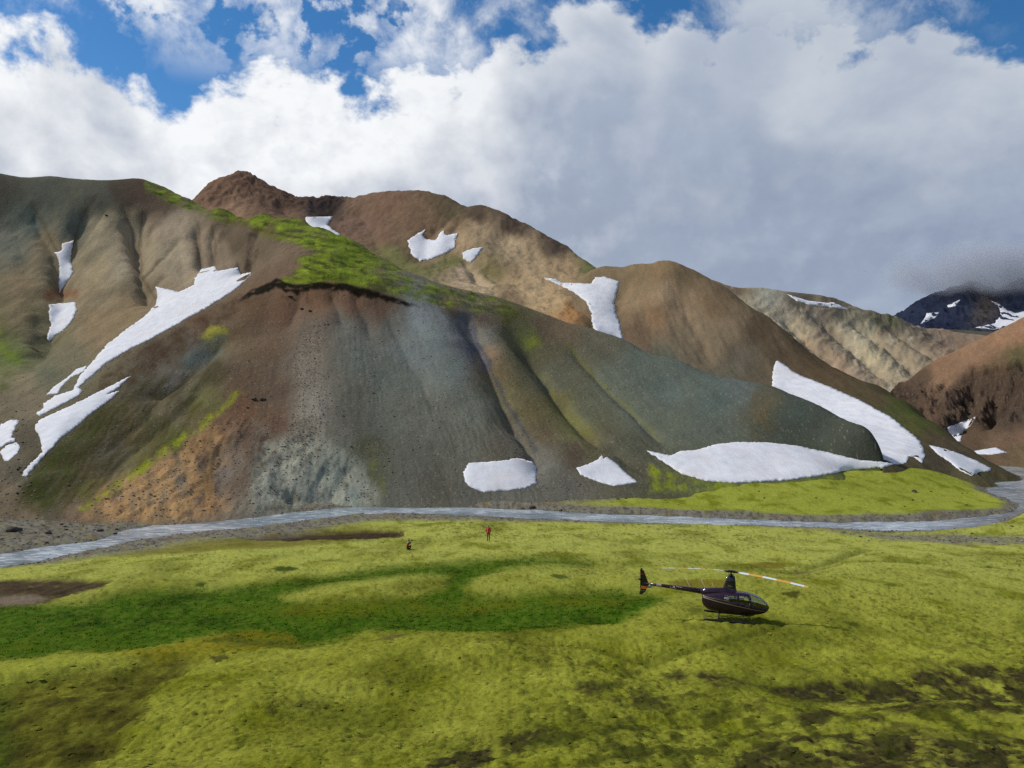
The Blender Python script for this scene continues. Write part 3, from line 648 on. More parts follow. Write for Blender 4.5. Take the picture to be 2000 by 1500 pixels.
m1_col = [(0, 370, (72, 68, 52)), (100, 380, (78, 78, 62)), (200, 380, (75, 75, 60)), (60, 430, (75, 80, 68)), (20, 480, (90, 88, 72)), (150, 440, (80, 82, 68)), (230, 370, (72, 60, 44)), (270, 370, (78, 58, 44)), (320, 400, (88, 68, 50)),
    (100, 480, (110, 92, 62)), (200, 450, (130, 112, 80)), (250, 480, (140, 118, 85)), (340, 440, (140, 118, 90)), (360, 500, (140, 120, 90)), (300, 500, (128, 110, 80)), (400, 470, (125, 103, 76)), (430, 500, (110, 90, 68)),
    (470, 480, (80, 65, 45)), (445, 440, (85, 68, 48)), (200, 530, (130, 110, 75)), (240, 520, (138, 120, 90)), (180, 580, (120, 100, 68)), (260, 560, (108, 90, 62)), (250, 600, (115, 92, 58)), (200, 640, (115, 92, 58)), (130, 700, (95, 85, 58)),
    (90, 730, (85, 82, 60)), (40, 560, (110, 90, 58)), (30, 620, (105, 88, 55)), (60, 660, (95, 85, 55)), (20, 685, (80, 85, 35)), (30, 700, (90, 100, 35)), (10, 640, (88, 82, 42)), (40, 740, (110, 95, 65)), (60, 780, (100, 85, 62)),
    (20, 790, (95, 82, 58)), (60, 850, (78, 68, 50)), (30, 920, (88, 78, 60)), (20, 960, (105, 88, 62)), (60, 1000, (110, 90, 62)), (150, 1010, (108, 84, 58)),
    (300, 700, (70, 55, 38)), (400, 630, (85, 60, 38)), (350, 680, (75, 60, 42)), (280, 760, (78, 70, 48)), (330, 740, (98, 90, 76)), (380, 690, (90, 86, 78)), (420, 660, (98, 92, 60)), (200, 830, (68, 62, 30)), (130, 900, (60, 58, 26)),
    (80, 960, (58, 62, 24)), (250, 830, (88, 74, 44)), (320, 790, (90, 78, 52)), (230, 890, (92, 82, 62)), (300, 830, (72, 68, 36)), (400, 780, (95, 88, 45)), (150, 940, (78, 70, 36)), (100, 1000, (78, 68, 48)), (340, 860, (74, 74, 30)),
    (500, 600, (95, 68, 42)), (560, 600, (105, 72, 45)), (620, 580, (112, 76, 46)), (690, 585, (105, 72, 48)), (740, 600, (95, 68, 48)), (450, 650, (100, 76, 48)), (520, 680, (98, 75, 50)), (480, 740, (95, 72, 48)), (540, 760, (92, 70, 50)),
    (470, 800, (105, 70, 40)), (540, 820, (95, 68, 45)), (430, 830, (110, 75, 45)), (500, 870, (85, 60, 42)), (600, 720, (105, 92, 75)), (610, 790, (118, 108, 92)), (590, 860, (110, 98, 80)), (620, 640, (100, 85, 68)), (680, 650, (95, 92, 80)),
    (700, 700, (92, 92, 80)), (760, 640, (88, 85, 75)), (760, 720, (90, 92, 80)), (680, 800, (88, 84, 68)), (760, 820, (90, 90, 75)), (720, 880, (82, 78, 55)), (700, 940, (95, 98, 88)),
    (200, 985, (128, 96, 58)), (250, 960, (126, 98, 62)), (300, 950, (118, 98, 68)), (350, 940, (122, 104, 76)), (330, 900, (105, 82, 55)), (390, 890, (105, 75, 48)), (400, 950, (85, 65, 50)), (430, 920, (96, 88, 80)), (450, 880, (110, 90, 70)),
    (470, 940, (95, 75, 55)), (520, 950, (122, 120, 102)), (560, 920, (132, 126, 106)), (600, 950, (124, 124, 108)), (650, 940, (114, 120, 106)), (690, 960, (104, 112, 102)), (730, 930, (80, 78, 52)), (760, 960, (85, 82, 68)), (560, 985, (98, 88, 66)),
    (820, 620, (112, 116, 114)), (850, 660, (106, 112, 106)), (800, 680, (95, 100, 95)), (880, 720, (105, 110, 100)), (930, 800, (98, 98, 82)), (850, 820, (92, 90, 76)), (800, 900, (85, 82, 68)), (900, 880, (88, 85, 70)), (1000, 860, (95, 85, 68)),
    (980, 890, (88, 80, 62)), (850, 950, (80, 75, 60)), (920, 960, (85, 80, 68)), (1000, 970, (90, 85, 72)), (1080, 920, (92, 88, 75)), (1110, 950, (90, 84, 70)), (1060, 900, (98, 92, 80)),
    (900, 630, (85, 82, 85)), (920, 680, (80, 80, 90)), (880, 600, (95, 75, 50)), (940, 620, (110, 88, 65)), (945, 660, (128, 118, 98)), (950, 690, (138, 106, 70)), (970, 720, (105, 85, 48)), (1000, 760, (100, 88, 50)), (1040, 800, (98, 84, 44)),
    (1080, 800, (100, 90, 42)), (1120, 830, (105, 100, 45)), (1150, 860, (95, 85, 45)), (1060, 850, (92, 75, 48)), (1120, 890, (85, 68, 48)), (1000, 650, (95, 88, 50)), (1030, 665, (104, 106, 42)), (1000, 620, (88, 78, 44)), (1060, 640, (98, 78, 52)),
    (1100, 640, (105, 85, 58)), (1020, 700, (85, 78, 50)), (1080, 740, (88, 84, 62)), (1120, 720, (90, 86, 62)), (1150, 800, (90, 88, 64)), (1200, 750, (92, 94, 76)), (1180, 660, (95, 88, 66)), (1250, 720, (82, 88, 76)), (1300, 760, (82, 90, 80)),
    (1250, 800, (92, 94, 76)), (1300, 830, (88, 90, 72)), (1400, 780, (75, 84, 76)), (1450, 770, (82, 88, 82)), (1480, 800, (85, 78, 55)), (1500, 780, (80, 75, 55)), (1550, 800, (65, 72, 62)), (1600, 840, (64, 68, 56)), (1650, 860, (62, 64, 52)),
    (1700, 880, (56, 58, 46)), (1500, 850, (66, 69, 55)), (1400, 850, (80, 84, 70)), (1250, 880, (74, 72, 54)), (1200, 880, (80, 76, 56)), (1250, 920, (76, 70, 50)), (1300, 940, (74, 72, 42)), (1400, 945, (84, 88, 34)), (1600, 935, (80, 84, 30))]
c1 = idw(px1 + jx, py1 + jy, m1_col)
st = wA * streak + (1 - wA) * fbm(px1 / 16 + py1 / 60, py1 / 30, 5, 131, 0.6)
c1 *= (1 + 0.14 * st + 0.20 * fbm(px1 / 4.0, py1 / 3.5, 4, 133, 0.7) + 0.12 * fbm(px1 / 24, py1 / 20, 4, 134))[..., None]
c1 = (c1.mean(-1, keepdims=True) * 0.28 + c1 * 0.72) * np.array([0.97, 1.0, 0.97])
c1 *= (1 + 0.22 * (1 - wA) * smooth(395, 440, py1))[..., None]
# pale scree stream and stones
scree = smooth(26, 6, np.abs(px1 + 0.5 * jx - np.interp(py1, [620, 700, 780, 860, 930], [622, 600, 612, 590, 560])) - np.interp(py1, [620, 800, 930], [4, 14, 26])) * smooth(600, 690, py1) * smooth(960, 880, py1)
grain = fbm(px1 / 1.9, py1 / 1.9, 2, 135)
c1 = blendc(c1, scree * smooth(0.0, 0.35, grain) * 0.38, (142, 134, 116)); c1 = blendc(c1, scree * smooth(0.05, 0.4, -grain) * 0.35, (66, 58, 48))
sp = smooth(0.42, 0.55, fbm(px1 / 2.4, py1 / 2.0, 2, 137)) * wA * smooth(560, 640, py1)
c1 = blendc(c1, sp * 0.3, (150, 142, 128))
# cracked pale rock at the foot
crk = smooth(0.12, 0.0, np.abs(fbm(px1 / 26, py1 / 34, 4, 139))) * mcl * smooth(470, 520, px1)
c1 = blendc(c1, crk * 0.65, (70, 60, 46))
c1 = blendc(c1, mcl * smooth(470, 400, px1) * smooth(-0.5, 0.3, fbm(px1 / 30, py1 / 46, 4, 140)) * 0.8, (156, 122, 80)); c1 = blendc(c1, mcl * smooth(480, 530, px1) * smooth(-0.45, 0.2, fbm(px1 / 24, py1 / 24, 4, 138)) * 0.6, (140, 140, 122))
orange = mcl * smooth(460, 400, px1) * smooth(-.1, .4, fbm(px1 / 22, py1 / 40, 4, 141)); c1 = blendc(c1, orange * 0.3, (140, 102, 60))
# turf on the spur top and its torn dark lip
j2x, j2y = px1 + 0.5 * jx, py1 + 0.5 * jy
GREEN = [(285, 352), (330, 366), (380, 388), (440, 405), (520, 412), (590, 425), (640, 444), (700, 470), (760, 505), (800, 540), (850, 556), (930, 570), (1005, 596), (1012, 616), (960, 610), (900, 601), (840, 594), (790, 585), (760, 572),
         (700, 556), (640, 549), (590, 556), (545, 556), (548, 542), (595, 520), (580, 505), (630, 492), (560, 470), (520, 462), (480, 442), (420, 428), (370, 412), (330, 395), (290, 376)]
dg = poly_sd(j2x, j2y, GREEN, 40); mg = smooth(-7, 4, dg) * (1 - 0.75 * smooth(680, 820, px1) * smooth(-0.45, 0.15, fbm(px1 / 26, py1 / 14, 4, 143)))
mg *= 1 - 0.8 * smooth(470, 380, px1) * smooth(-0.3, 0.3, fbm(px1 / 22, py1 / 12, 4, 142))
tx = 0.8 * fbm(px1 / 36 + 0.5 * fbm(px1 / 20, py1 / 12, 2, 142), (py1 - 0.15 * px1) / 9, 5, 145, 0.6); tb_ = fbm(px1 / 45, py1 / 26, 3, 147)
gcol = blendc(np.broadcast_to(lin((100, 116, 28)), c1.shape).copy(), smooth(-0.1, 0.35, tx), (40, 52, 14)); gcol = blendc(gcol, smooth(0.15, 0.6, -tx) * 0.7, (146, 150, 48)); gcol = blendc(gcol, smooth(0.0, 0.5, fbm(px1 / 70, py1 / 30, 3, 148)) * 0.6, (74, 92, 22))
gcol = blendc(gcol, smooth(-0.25, 0.3, tb_) * smooth(640, 500, px1) * smooth(395, 425, py1) * 0.9, (78, 66, 42)); gcol = blendc(gcol, smooth(0.1, 0.5, tb_) * smooth(780, 900, px1) * 0.7, (84, 76, 42))
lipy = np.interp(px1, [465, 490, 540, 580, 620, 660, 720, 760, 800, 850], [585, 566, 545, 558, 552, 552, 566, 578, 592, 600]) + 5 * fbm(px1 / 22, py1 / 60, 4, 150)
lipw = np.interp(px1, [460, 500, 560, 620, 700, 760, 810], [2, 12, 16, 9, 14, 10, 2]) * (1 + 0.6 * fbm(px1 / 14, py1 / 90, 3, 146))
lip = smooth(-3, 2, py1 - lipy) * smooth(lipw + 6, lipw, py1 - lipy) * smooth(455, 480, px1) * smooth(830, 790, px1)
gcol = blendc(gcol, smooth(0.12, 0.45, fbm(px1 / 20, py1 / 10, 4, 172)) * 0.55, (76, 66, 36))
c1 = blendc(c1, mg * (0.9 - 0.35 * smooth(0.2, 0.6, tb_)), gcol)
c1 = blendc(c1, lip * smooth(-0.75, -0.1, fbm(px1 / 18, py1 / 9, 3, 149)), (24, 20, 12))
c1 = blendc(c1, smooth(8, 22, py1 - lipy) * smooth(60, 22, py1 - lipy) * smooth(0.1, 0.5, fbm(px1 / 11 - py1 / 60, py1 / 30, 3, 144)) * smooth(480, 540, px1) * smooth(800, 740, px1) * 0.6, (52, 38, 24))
def streaky(poly, w, col, strength, seed, fx=30, fy=30):
    global c1
    if w >= 10 and poly[0][0] < 300: a_, b_ = (px1 + py1 * 0.9) / 22, (px1 * 0.75 - py1) / 90
    else: a_, b_ = px1 / fx, py1 / fy
    k = smooth(-w, w, poly_sd(j2x, j2y, poly, 50)) * smooth(-0.3, 0.3, fbm(a_, b_, 5, seed, 0.65)); c1 = blendc(c1, k * strength, col)
streaky([(150, 990), (200, 962), (300, 884), (390, 826), (470, 756), (474, 770), (430, 812), (380, 852), (300, 908), (220, 968), (162, 998)], 6, (126, 130, 30), 1.0, 151)
streaky([(150, 960), (250, 880), (340, 830), (440, 740), (420, 800), (330, 870), (230, 950), (170, 985)], 14, (80, 82, 28), 0.6, 152)
streaky([(38, 985), (45, 945), (110, 875), (210, 790), (300, 740), (420, 690), (450, 720), (400, 800), (300, 890), (180, 970), (120, 1000), (60, 1000)], 16, (58, 52, 28), 0.75, 153)
streaky([(38, 985), (45, 945), (110, 875), (200, 800), (240, 790), (180, 870), (130, 940), (120, 990), (60, 1000)], 14, (54, 62, 20), 0.6, 173)
streaky([(200, 735), (300, 672), (400, 612), (470, 575), (480, 590), (420, 650), (330, 710), (240, 760), (190, 780)], 8, (58, 42, 28), 0.75, 174)
streaky([(405, 640), (440, 636), (446, 652), (415, 662), (395, 660)], 6, (130, 126, 44), 0.8, 154)
streaky([(355, 700), (400, 672), (440, 655), (430, 690), (390, 715), (350, 730)], 9, (84, 92, 84), 0.8, 155)
streaky([(1055, 730), (1075, 745), (1130, 805), (1165, 850), (1150, 862), (1100, 812)], 10, (104, 102, 44), 0.5, 156)
streaky([(1015, 650), (1045, 655), (1060, 672), (1030, 682)], 8, (120, 122, 36), 0.7, 157)
streaky([(962, 600), (1005, 598), (1012, 612), (985, 640), (970, 622)], 8, (66, 66, 26), 0.8, 158)
streaky([(0, 640), (20, 660), (40, 690), (42, 712), (15, 700), (-60, 690), (-60, 640)], 9, (94, 108, 30), 0.75, 159)
streaky([(-60, 735), (20, 730), (15, 760), (-60, 770)], 9, (62, 74, 22), 0.7, 160)
streaky([(800, 596), (860, 600), (880, 625), (910, 665), (880, 660), (840, 625)], 12, (122, 128, 126), 0.4, 161)
streaky([(1460, 765), (1500, 770), (1510, 830), (1500, 880), (1470, 870), (1475, 810)], 9, (88, 74, 48), 0.6, 162)
streaky([(718, 870), (740, 900), (752, 960), (738, 975), (725, 920)], 9, (98, 98, 34), 0.6, 163)
streaky([(1270, 905), (1330, 932), (1440, 946), (1600, 935), (1720, 912), (1760, 915), (1760, 960), (1270, 960)], 8, (112, 120, 26), 0.85, 164)
streaky([(485, 455), (505, 455), (498, 520), (482, 545), (470, 540), (482, 510)], 5, (44, 36, 28), 0.8, 165)
def cline(pts, w, col, k):
    global c1
    d, _ = seg_dist(j2x, j2y, pts); c1 = blendc(c1, np.exp(-(d / w) ** 2) * k, col)
cline([(1105, 668), (1150, 725), (1200, 775), (1240, 808), (1290, 862)], 3.0, (98, 98, 46), 0.6)
cline([(935, 668), (972, 750), (1005, 815), (1045, 880)], 4.5, (62, 66, 66), 0.7)
cline([(925, 640), (940, 690), (950, 720)], 6, (70, 74, 92), 0.6)
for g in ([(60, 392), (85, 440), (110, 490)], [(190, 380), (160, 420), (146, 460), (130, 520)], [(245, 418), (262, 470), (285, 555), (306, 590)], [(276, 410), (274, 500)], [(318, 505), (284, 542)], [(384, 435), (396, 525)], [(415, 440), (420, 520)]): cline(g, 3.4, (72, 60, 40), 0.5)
cline([(90, 577), (145, 575)], 9, (112, 68, 44), 0.6)
gsurf = ground.height(M1.X, M1.Y)
m_slope = terrain_mat('mountain_scree', 1.36, 1.4, 0.16, 0.24, 0.22, 0.14, 1.6)
SHEET_KEEP = M1.Z > gsurf - 2.0
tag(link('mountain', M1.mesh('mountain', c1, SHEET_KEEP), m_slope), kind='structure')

def tuck_behind(S, front, crest):
    """keep the nearer continuation of a hill under the hill that stands in front of it"""
    cp = np.array([(math.atan2(*unproj(a, b, d)[:2]), np.hypot(*unproj(a, b, d)[:2])) for a, b, d in crest]); cp = cp[np.argsort(cp[:, 0])]
    rc = np.interp(S.phi, cp[:, 0], cp[:, 1], left=cp[0, 1], right=0.0)
    m_ = S.r[None] < (rc + 4)[:, None]
    S.Z = np.where(m_, np.minimum(S.Z, front.height(S.X, S.Y) - 2.5), S.Z)

def simple_hill(key, S, colpts, mat, st_scale=(14, 60), st_amp=0.2, warp=14, hook=None, zmin=-20.0, name='hill'):
    px, py = project(S.X, S.Y, S.Z)
    a = warp * fbm(px / 36, py / 36, 4, 201) + 4 * fbm(px / 8, py / 8, 3, 202); b = warp * fbm(px / 36, py / 36, 4, 203) + 4 * fbm(px / 8, py / 8, 3, 204)
    c = idw(px + a, py + b, colpts)
    c *= (1 + st_amp * fbm(px / st_scale[0], py / st_scale[1], 4, 205) + 0.18 * fbm(px / 3.5, py / 3, 4, 206, 0.7) + 0.1 * fbm(px / 22, py / 16, 4, 207))[..., None]
    if hook: c = hook(px, py, a, b, c)
    c = (c.mean(-1, keepdims=True) * 0.24 + c * 0.76) * np.array([0.98, 0.985, 0.93])
    o = link(name, S.mesh(name, c, S.Z > zmin), mat); tag(o, kind='structure')
    return o

# ---------- brown and tan mountains behind
m2_crest = [(330, 420, 520), (380, 390, 540), (405, 368, 552), (440, 350, 558), (470, 337, 560), (500, 350, 558), (540, 372, 556), (575, 386, 556), (605, 387, 556), (650, 386, 556), (690, 386, 552), (720, 377, 546), (745, 374, 542), (800, 378, 535),
            (850, 381, 520), (885, 390, 505), (915, 406, 490), (950, 404, 480), (985, 415, 470), (1030, 438, 455), (1080, 468, 440), (1120, 494, 425), (1150, 516, 405), (1180, 532, 385)]
m2_pts = [(450, 400, 520), (400, 430, 490), (520, 420, 500), (560, 400, 530), (600, 420, 490), (625, 440, 468), (620, 395, 545), (650, 405, 538), (650, 455, 455), (690, 420, 500), (700, 470, 440), (760, 420, 485), (760, 480, 420), (820, 420, 470), (880, 420, 465), (820, 460, 425), (850, 480, 405), (860, 450, 430), (890, 470, 410),
          (820, 515, 370), (760, 530, 375), (700, 500, 410), (880, 510, 385), (860, 530, 362), (930, 440, 440), (960, 480, 410), (1000, 470, 425), (1050, 500, 405), (1100, 520, 390), (1140, 535, 378), (930, 500, 390), (900, 545, 345), (950, 580, 310), (990, 540, 365), (1000, 600, 305), (1050, 570, 335), (1080, 620, 290), (1110, 580, 322), (1140, 610, 298), (1160, 650, 275), (1110, 550, 352), (1050, 545, 358),
          (1180, 600, 318), (1200, 640, 300), (500, 480, 430), (560, 520, 400), (1180, 700, 268), (1230, 560, 345), (1240, 700, 280)]
M2 = hill_sheet('M2', 300, 1260, 420, rows((255, 420, 160), (420, 640, 160), (640, 850, 12)), m2_pts, m2_crest, 7.0, back=((40, .4), (120, .5)), extra=[(200, 500, 0), (-250, 700, 60)])
M2.carve([([(655, 395), (640, 420), (625, 445)], 8, 6), ([(880, 415), (850, 440), (835, 465), (820, 510)], 6, 5), ([(900, 420), (885, 450), (880, 490)], 5, 3), ([(945, 560), (925, 520), (905, 500)], 4, 4), ([(700, 400), (720, 440), (745, 490)], 5, 2.5),
          ([(1000, 560), (965, 535), (940, 520)], 4, 3.5), ([(1090, 555), (1130, 575), (1155, 600), (1160, 640)], 5, 2.5), ([(540, 390), (580, 420), (600, 450)], 6, 4)])
M2.Z += 2.2 * fbm(M2.X / 22, M2.Y / 30, 4, 211) + 1.0 * fbm(M2.X / 5, M2.Y / 9, 4, 213, 0.6)
tuck_behind(M2, M1, m1_crest)
pxt, pyt = project(M2.X, M2.Y, M2.Z)
M2.Z += 2.6 * fbm(M2.X / 4.5, M2.Y / 6, 3, 217) * smooth(585, 605, pxt) * smooth(695, 675, pxt) * smooth(425, 395, pyt)
M2.Z += 2.6 * fbm(M2.X / 9, M2.Y / 9, 4, 215, ridged=True) * smooth(700, 560, pxt) * smooth(430, 380, pyt)
m2_col = [(470, 350, (105, 75, 55)), (430, 380, (110, 80, 58)), (450, 400, (140, 105, 75)), (560, 390, (90, 65, 50)), (520, 400, (105, 78, 58)), (620, 400, (68, 54, 48)), (650, 400, (62, 50, 44)), (700, 400, (112, 84, 62)), (700, 440, (115, 85, 65)),
    (760, 400, (112, 82, 60)), (820, 400, (108, 82, 58)), (860, 400, (92, 74, 50)), (880, 415, (78, 68, 46)), (760, 460, (108, 80, 58)), (820, 440, (105, 78, 55)), (880, 440, (122, 96, 66)), (760, 500, (98, 88, 54)), (800, 510, (95, 80, 50)),
    (930, 420, (76, 60, 46)), (1000, 440, (70, 56, 46)), (1080, 480, (72, 60, 50)), (935, 455, (155, 128, 92)), (1000, 480, (165, 138, 100)), (900, 470, (150, 122, 85)), (1050, 510, (160, 132, 92)), (1100, 530, (155, 125, 85)), (900, 540, (168, 140, 106)),
    (940, 560, (172, 144, 106)), (860, 530, (130, 110, 75)), (880, 510, (104, 96, 52)), (960, 530, (112, 100, 56)), (1000, 540, (142, 116, 80)), (1040, 570, (170, 140, 95)), (1090, 580, (170, 138, 90)), (1120, 610, (158, 108, 50)), (1150, 630, (122, 92, 56)),
    (1160, 522, (98, 100, 50)), (1000, 590, (122, 98, 68)), (1180, 560, (130, 108, 76)), (560, 430, (104, 78, 58)), (840, 465, (120, 92, 62))]
m_back = terrain_mat('back_mountain_scree', 1.3, 0.7, 0.10, 0.24, 0.35, 0.08, 0.9)
def m2_hook(px, py, a, b, c):
    k = smooth(0.15, 0.45, fbm(px / 12, py / 7, 3, 221)) * smooth(1110, 1060, px) * smooth(950, 1000, px); c = blendc(c, k * 0.4, (96, 70, 48))
    g = smooth(-8, 8, poly_sd(px + a * .4, py + b * .4, [(735, 480), (760, 478), (800, 510), (830, 520), (880, 505), (900, 500), (915, 508), (880, 520), (830, 545), (770, 520)], 30)); c = blendc(c, g * 0.6, (104, 106, 46))
    r = smooth(0.1, 0.4, fbm(px / 7, py / 5, 3, 223)) * smooth(-14, 8, poly_sd(px, py, [(390, 392), (440, 352), (470, 340), (520, 365), (560, 392), (480, 385)], 30)); c = blendc(c, r * 0.5, (62, 44, 36))
    return blendc(c, smooth(-4, 4, poly_sd(px + a * .3, py + b * .3, [(604, 388), (650, 386), (672, 392), (655, 412), (640, 425), (605, 425), (600, 405)], 20)) * 0.7, (52, 42, 40))
simple_hill('M2', M2, m2_col, m_back, (16, 26), 0.18, 12, m2_hook, -19)

# ---------- brown cone with the long right shoulder
c_crest = [(1130, 548, 352), (1170, 521, 350), (1210, 521, 345), (1250, 515, 338), (1290, 511, 332), (1325, 514, 328), (1360, 530, 326), (1420, 565, 318), (1500, 620, 300), (1550, 660, 288), (1600, 700, 274), (1670, 738, 258), (1740, 770, 240), (1800, 808, 222), (1860, 852, 204), (1905, 885, 190), (1940, 908, 181)]
c_pts = [(1180, 560, 330), (1150, 600, 305), (1190, 640, 292), (1215, 680, 275), (1250, 580, 318), (1290, 580, 312), (1260, 660, 285), (1330, 600, 308), (1320, 680, 276), (1400, 660, 283), (1380, 740, 252), (1450, 700, 272), (1460, 760, 246), (1520, 720, 264), (1560, 740, 254), (1520, 780, 236), (1600, 770, 238), (1650, 790, 226), (1600, 820, 214), (1690, 830, 206), (1720, 860, 190), (1740, 900, 170),
         (1760, 850, 196), (1800, 880, 180), (1735, 908, 163), (1800, 908, 168), (1840, 880, 184), (1860, 912, 172), (1900, 928, 168), (1150, 680, 280), (1100, 640, 300), (1300, 760, 245), (1780, 962, 155), (1900, 968, 160), (1960, 950, 172), (1850, 960, 160)]
HC = hill_sheet('C', 1040, 1990, 410, rows((150, 350, 300), (350, 480, 12)), c_pts, c_crest, 5.0, back=((20, .45), (70, .5)), extra=[(200, 300, -22), (160, 215, -24), (140, 180, -24)])
HC.carve([([(1300, 530), (1330, 590), (1370, 660), (1400, 730)], 4, 1.6), ([(1320, 530), (1370, 600), (1440, 690)], 4, 1.2), ([(1230, 540), (1205, 580), (1210, 640)], 6, 2.5)])
HC.Z += 0.8 * fbm(HC.X / 7, HC.Y / 30, 4, 231) + 0.5 * fbm(HC.X / 16, HC.Y / 16, 3, 233) + 0.15 * fbm(HC.X / 2, HC.Y / 3, 2, 235)
tuck_behind(HC, M1, m1_crest)
HC.Z -= 14 * smooth(172, 152, HC.r)[None]
c_col = [(1200, 530, (115, 95, 65)), (1290, 530, (125, 100, 65)), (1240, 580, (130, 105, 72)), (1300, 570, (145, 118, 85)), (1340, 540, (108, 88, 60)), (1330, 600, (138, 112, 80)), (1280, 620, (130, 98, 62)), (1250, 650, (105, 82, 58)), (1320, 660, (110, 92, 68)),
    (1400, 600, (102, 82, 56)), (1420, 650, (110, 92, 68)), (1380, 680, (120, 100, 72)), (1300, 700, (86, 86, 70)), (1450, 700, (95, 85, 68)), (1480, 650, (82, 66, 46)), (1540, 700, (80, 64, 44)), (1480, 735, (90, 78, 58)), (1600, 740, (78, 62, 40)), (1700, 790, (72, 60, 38)),
    (1790, 825, (72, 70, 30)), (1760, 800, (66, 68, 28)), (1820, 860, (74, 62, 40)), (1880, 890, (68, 58, 40)), (1830, 900, (70, 60, 44)), (1420, 740, (90, 84, 66)), (1180, 600, (118, 96, 66)), (1880, 925, (84, 76, 44)), (1350, 650, (122, 102, 74))]
m_brown = terrain_mat('brown_hill_scree', 1.3, 1.0, 0.14, 0.24, 0.22, 0.1, 1.3)
def c_hook(px, py, a, b, c):
    g = smooth(-6, 8, poly_sd(px + a * .5, py + b * .5, [(1745, 790), (1775, 795), (1830, 828), (1850, 850), (1830, 850), (1790, 835)], 30)) * smooth(-.4, .3, fbm(px / 9, py / 6, 3, 241)); c = blendc(c, g * 0.8, (62, 72, 22))
    u = (px - 1300) / np.maximum(py - 440, 30); return c * (1 + 0.16 * fbm(u * 22, py / 90, 3, 243))[..., None]
simple_hill('C', HC, c_col, m_brown, (20, 60), 0.1, 14, c_hook, -21)

# ---------- pale fluted rhyolite hills further up the valley
g_crest = [(1380, 545, 700), (1430, 560, 700), (1480, 562, 705), (1530, 568, 712), (1580, 574, 725), (1620, 582, 740), (1650, 596, 745), (1690, 608, 750), (1740, 617, 760), (1780, 634, 770), (1830, 645, 800), (1880, 655, 840), (1920, 668, 860), (1980, 690, 860), (2080, 720, 850)]
g_pts = [(1440, 600, 640), (1500, 620, 620), (1560, 660, 575), (1600, 620, 660), (1600, 700, 530), (1650, 660, 615), (1650, 740, 490), (1690, 640, 680), (1700, 700, 560), (1700, 770, 440), (1750, 660, 660), (1750, 730, 520), (1750, 790, 420), (1800, 690, 610), (1850, 720, 590), (1400, 640, 560), (1500, 740, 460), (1850, 680, 740), (1900, 700, 700), (1800, 760, 500), (1960, 760, 560), (1580, 780, 400), (1700, 820, 370), (1850, 800, 420)]
HG = hill_sheet('G', 1340, 2080, 330, rows((380, 1000, 240), (1000, 1250, 14)), g_pts, g_crest, 10.0, back=((60, .25), (150, .35)))
HG.carve([([(1520, 600), (1560, 640), (1610, 690), (1660, 740), (1720, 790)], 12, 9), ([(1590, 600), (1640, 650), (1690, 690), (1740, 750)], 12, 10), ([(1660, 620), (1720, 660), (1780, 710), (1830, 760)], 11, 9), ([(1730, 630), (1790, 670), (1840, 710)], 10, 8)])
pxt, pyt = project(HG.X, HG.Y, HG.Z)
u = (pxt - 1300) * 0.55 - (pyt - 560)
HG.Z += 2.0 * fbm((pxt + 0.75 * pyt) / 34 + 0.6 * fbm(HG.X / 40, HG.Y / 40, 3, 250), u / 50, 5, 251, 0.55, ridged=True) * smooth(560, 600, pyt) * smooth(1420, 1470, pxt) * smooth(1900, 1830, pxt) + 1.5 * fbm(HG.X / 18, HG.Y / 18, 4, 253)
g_col = [(1440, 566, (120, 95, 70)), (1450, 590, (165, 150, 115)), (1500, 580, (160, 155, 135)), (1520, 610, (172, 156, 126)), (1560, 640, (178, 156, 120)), (1600, 610, (150, 132, 108)), (1620, 650, (132, 114, 90)), (1600, 690, (142, 120, 94)), (1562, 690, (190, 152, 98)),
    (1650, 640, (166, 150, 118)), (1680, 660, (182, 166, 130)), (1700, 700, (180, 162, 122)), (1640, 720, (160, 130, 98)), (1700, 760, (142, 114, 86)), (1740, 720, (172, 152, 116)), (1740, 660, (142, 122, 94)), (1780, 690, (152, 132, 102)), (1780, 640, (126, 112, 90)), (1720, 620, (104, 98, 72)),
    (1680, 740, (152, 130, 106)), (1850, 660, (150, 122, 96)), (1880, 680, (150, 120, 92)), (1560, 575, (98, 88, 72)), (1620, 590, (96, 84, 66)), (1800, 660, (138, 116, 92)), (1750, 760, (160, 140, 108)), (1480, 640, (160, 140, 106)), (1740, 615, (92, 92, 58))]
m_pale = terrain_mat('pale_rhyolite', 1.05, 0.35, 0.05, 0.16, 0.6, 0.0, 0.5)
def g_hook(px, py, a, b, c):
    k = smooth(0.1, 0.5, fbm((px + 0.4 * py) / 14, (py - 0.6 * px) / 40, 4, 261)); c = blendc(c, k * 0.35, (112, 92, 70))
    return blendc(c, smooth(0.25, 0.6, fbm(px / 25, py / 25, 3, 263)) * 0.4, (205, 190, 160))
simple_hill('G', HG, g_col, m_pale, (10, 30), 0.2, 12, g_hook, -21)

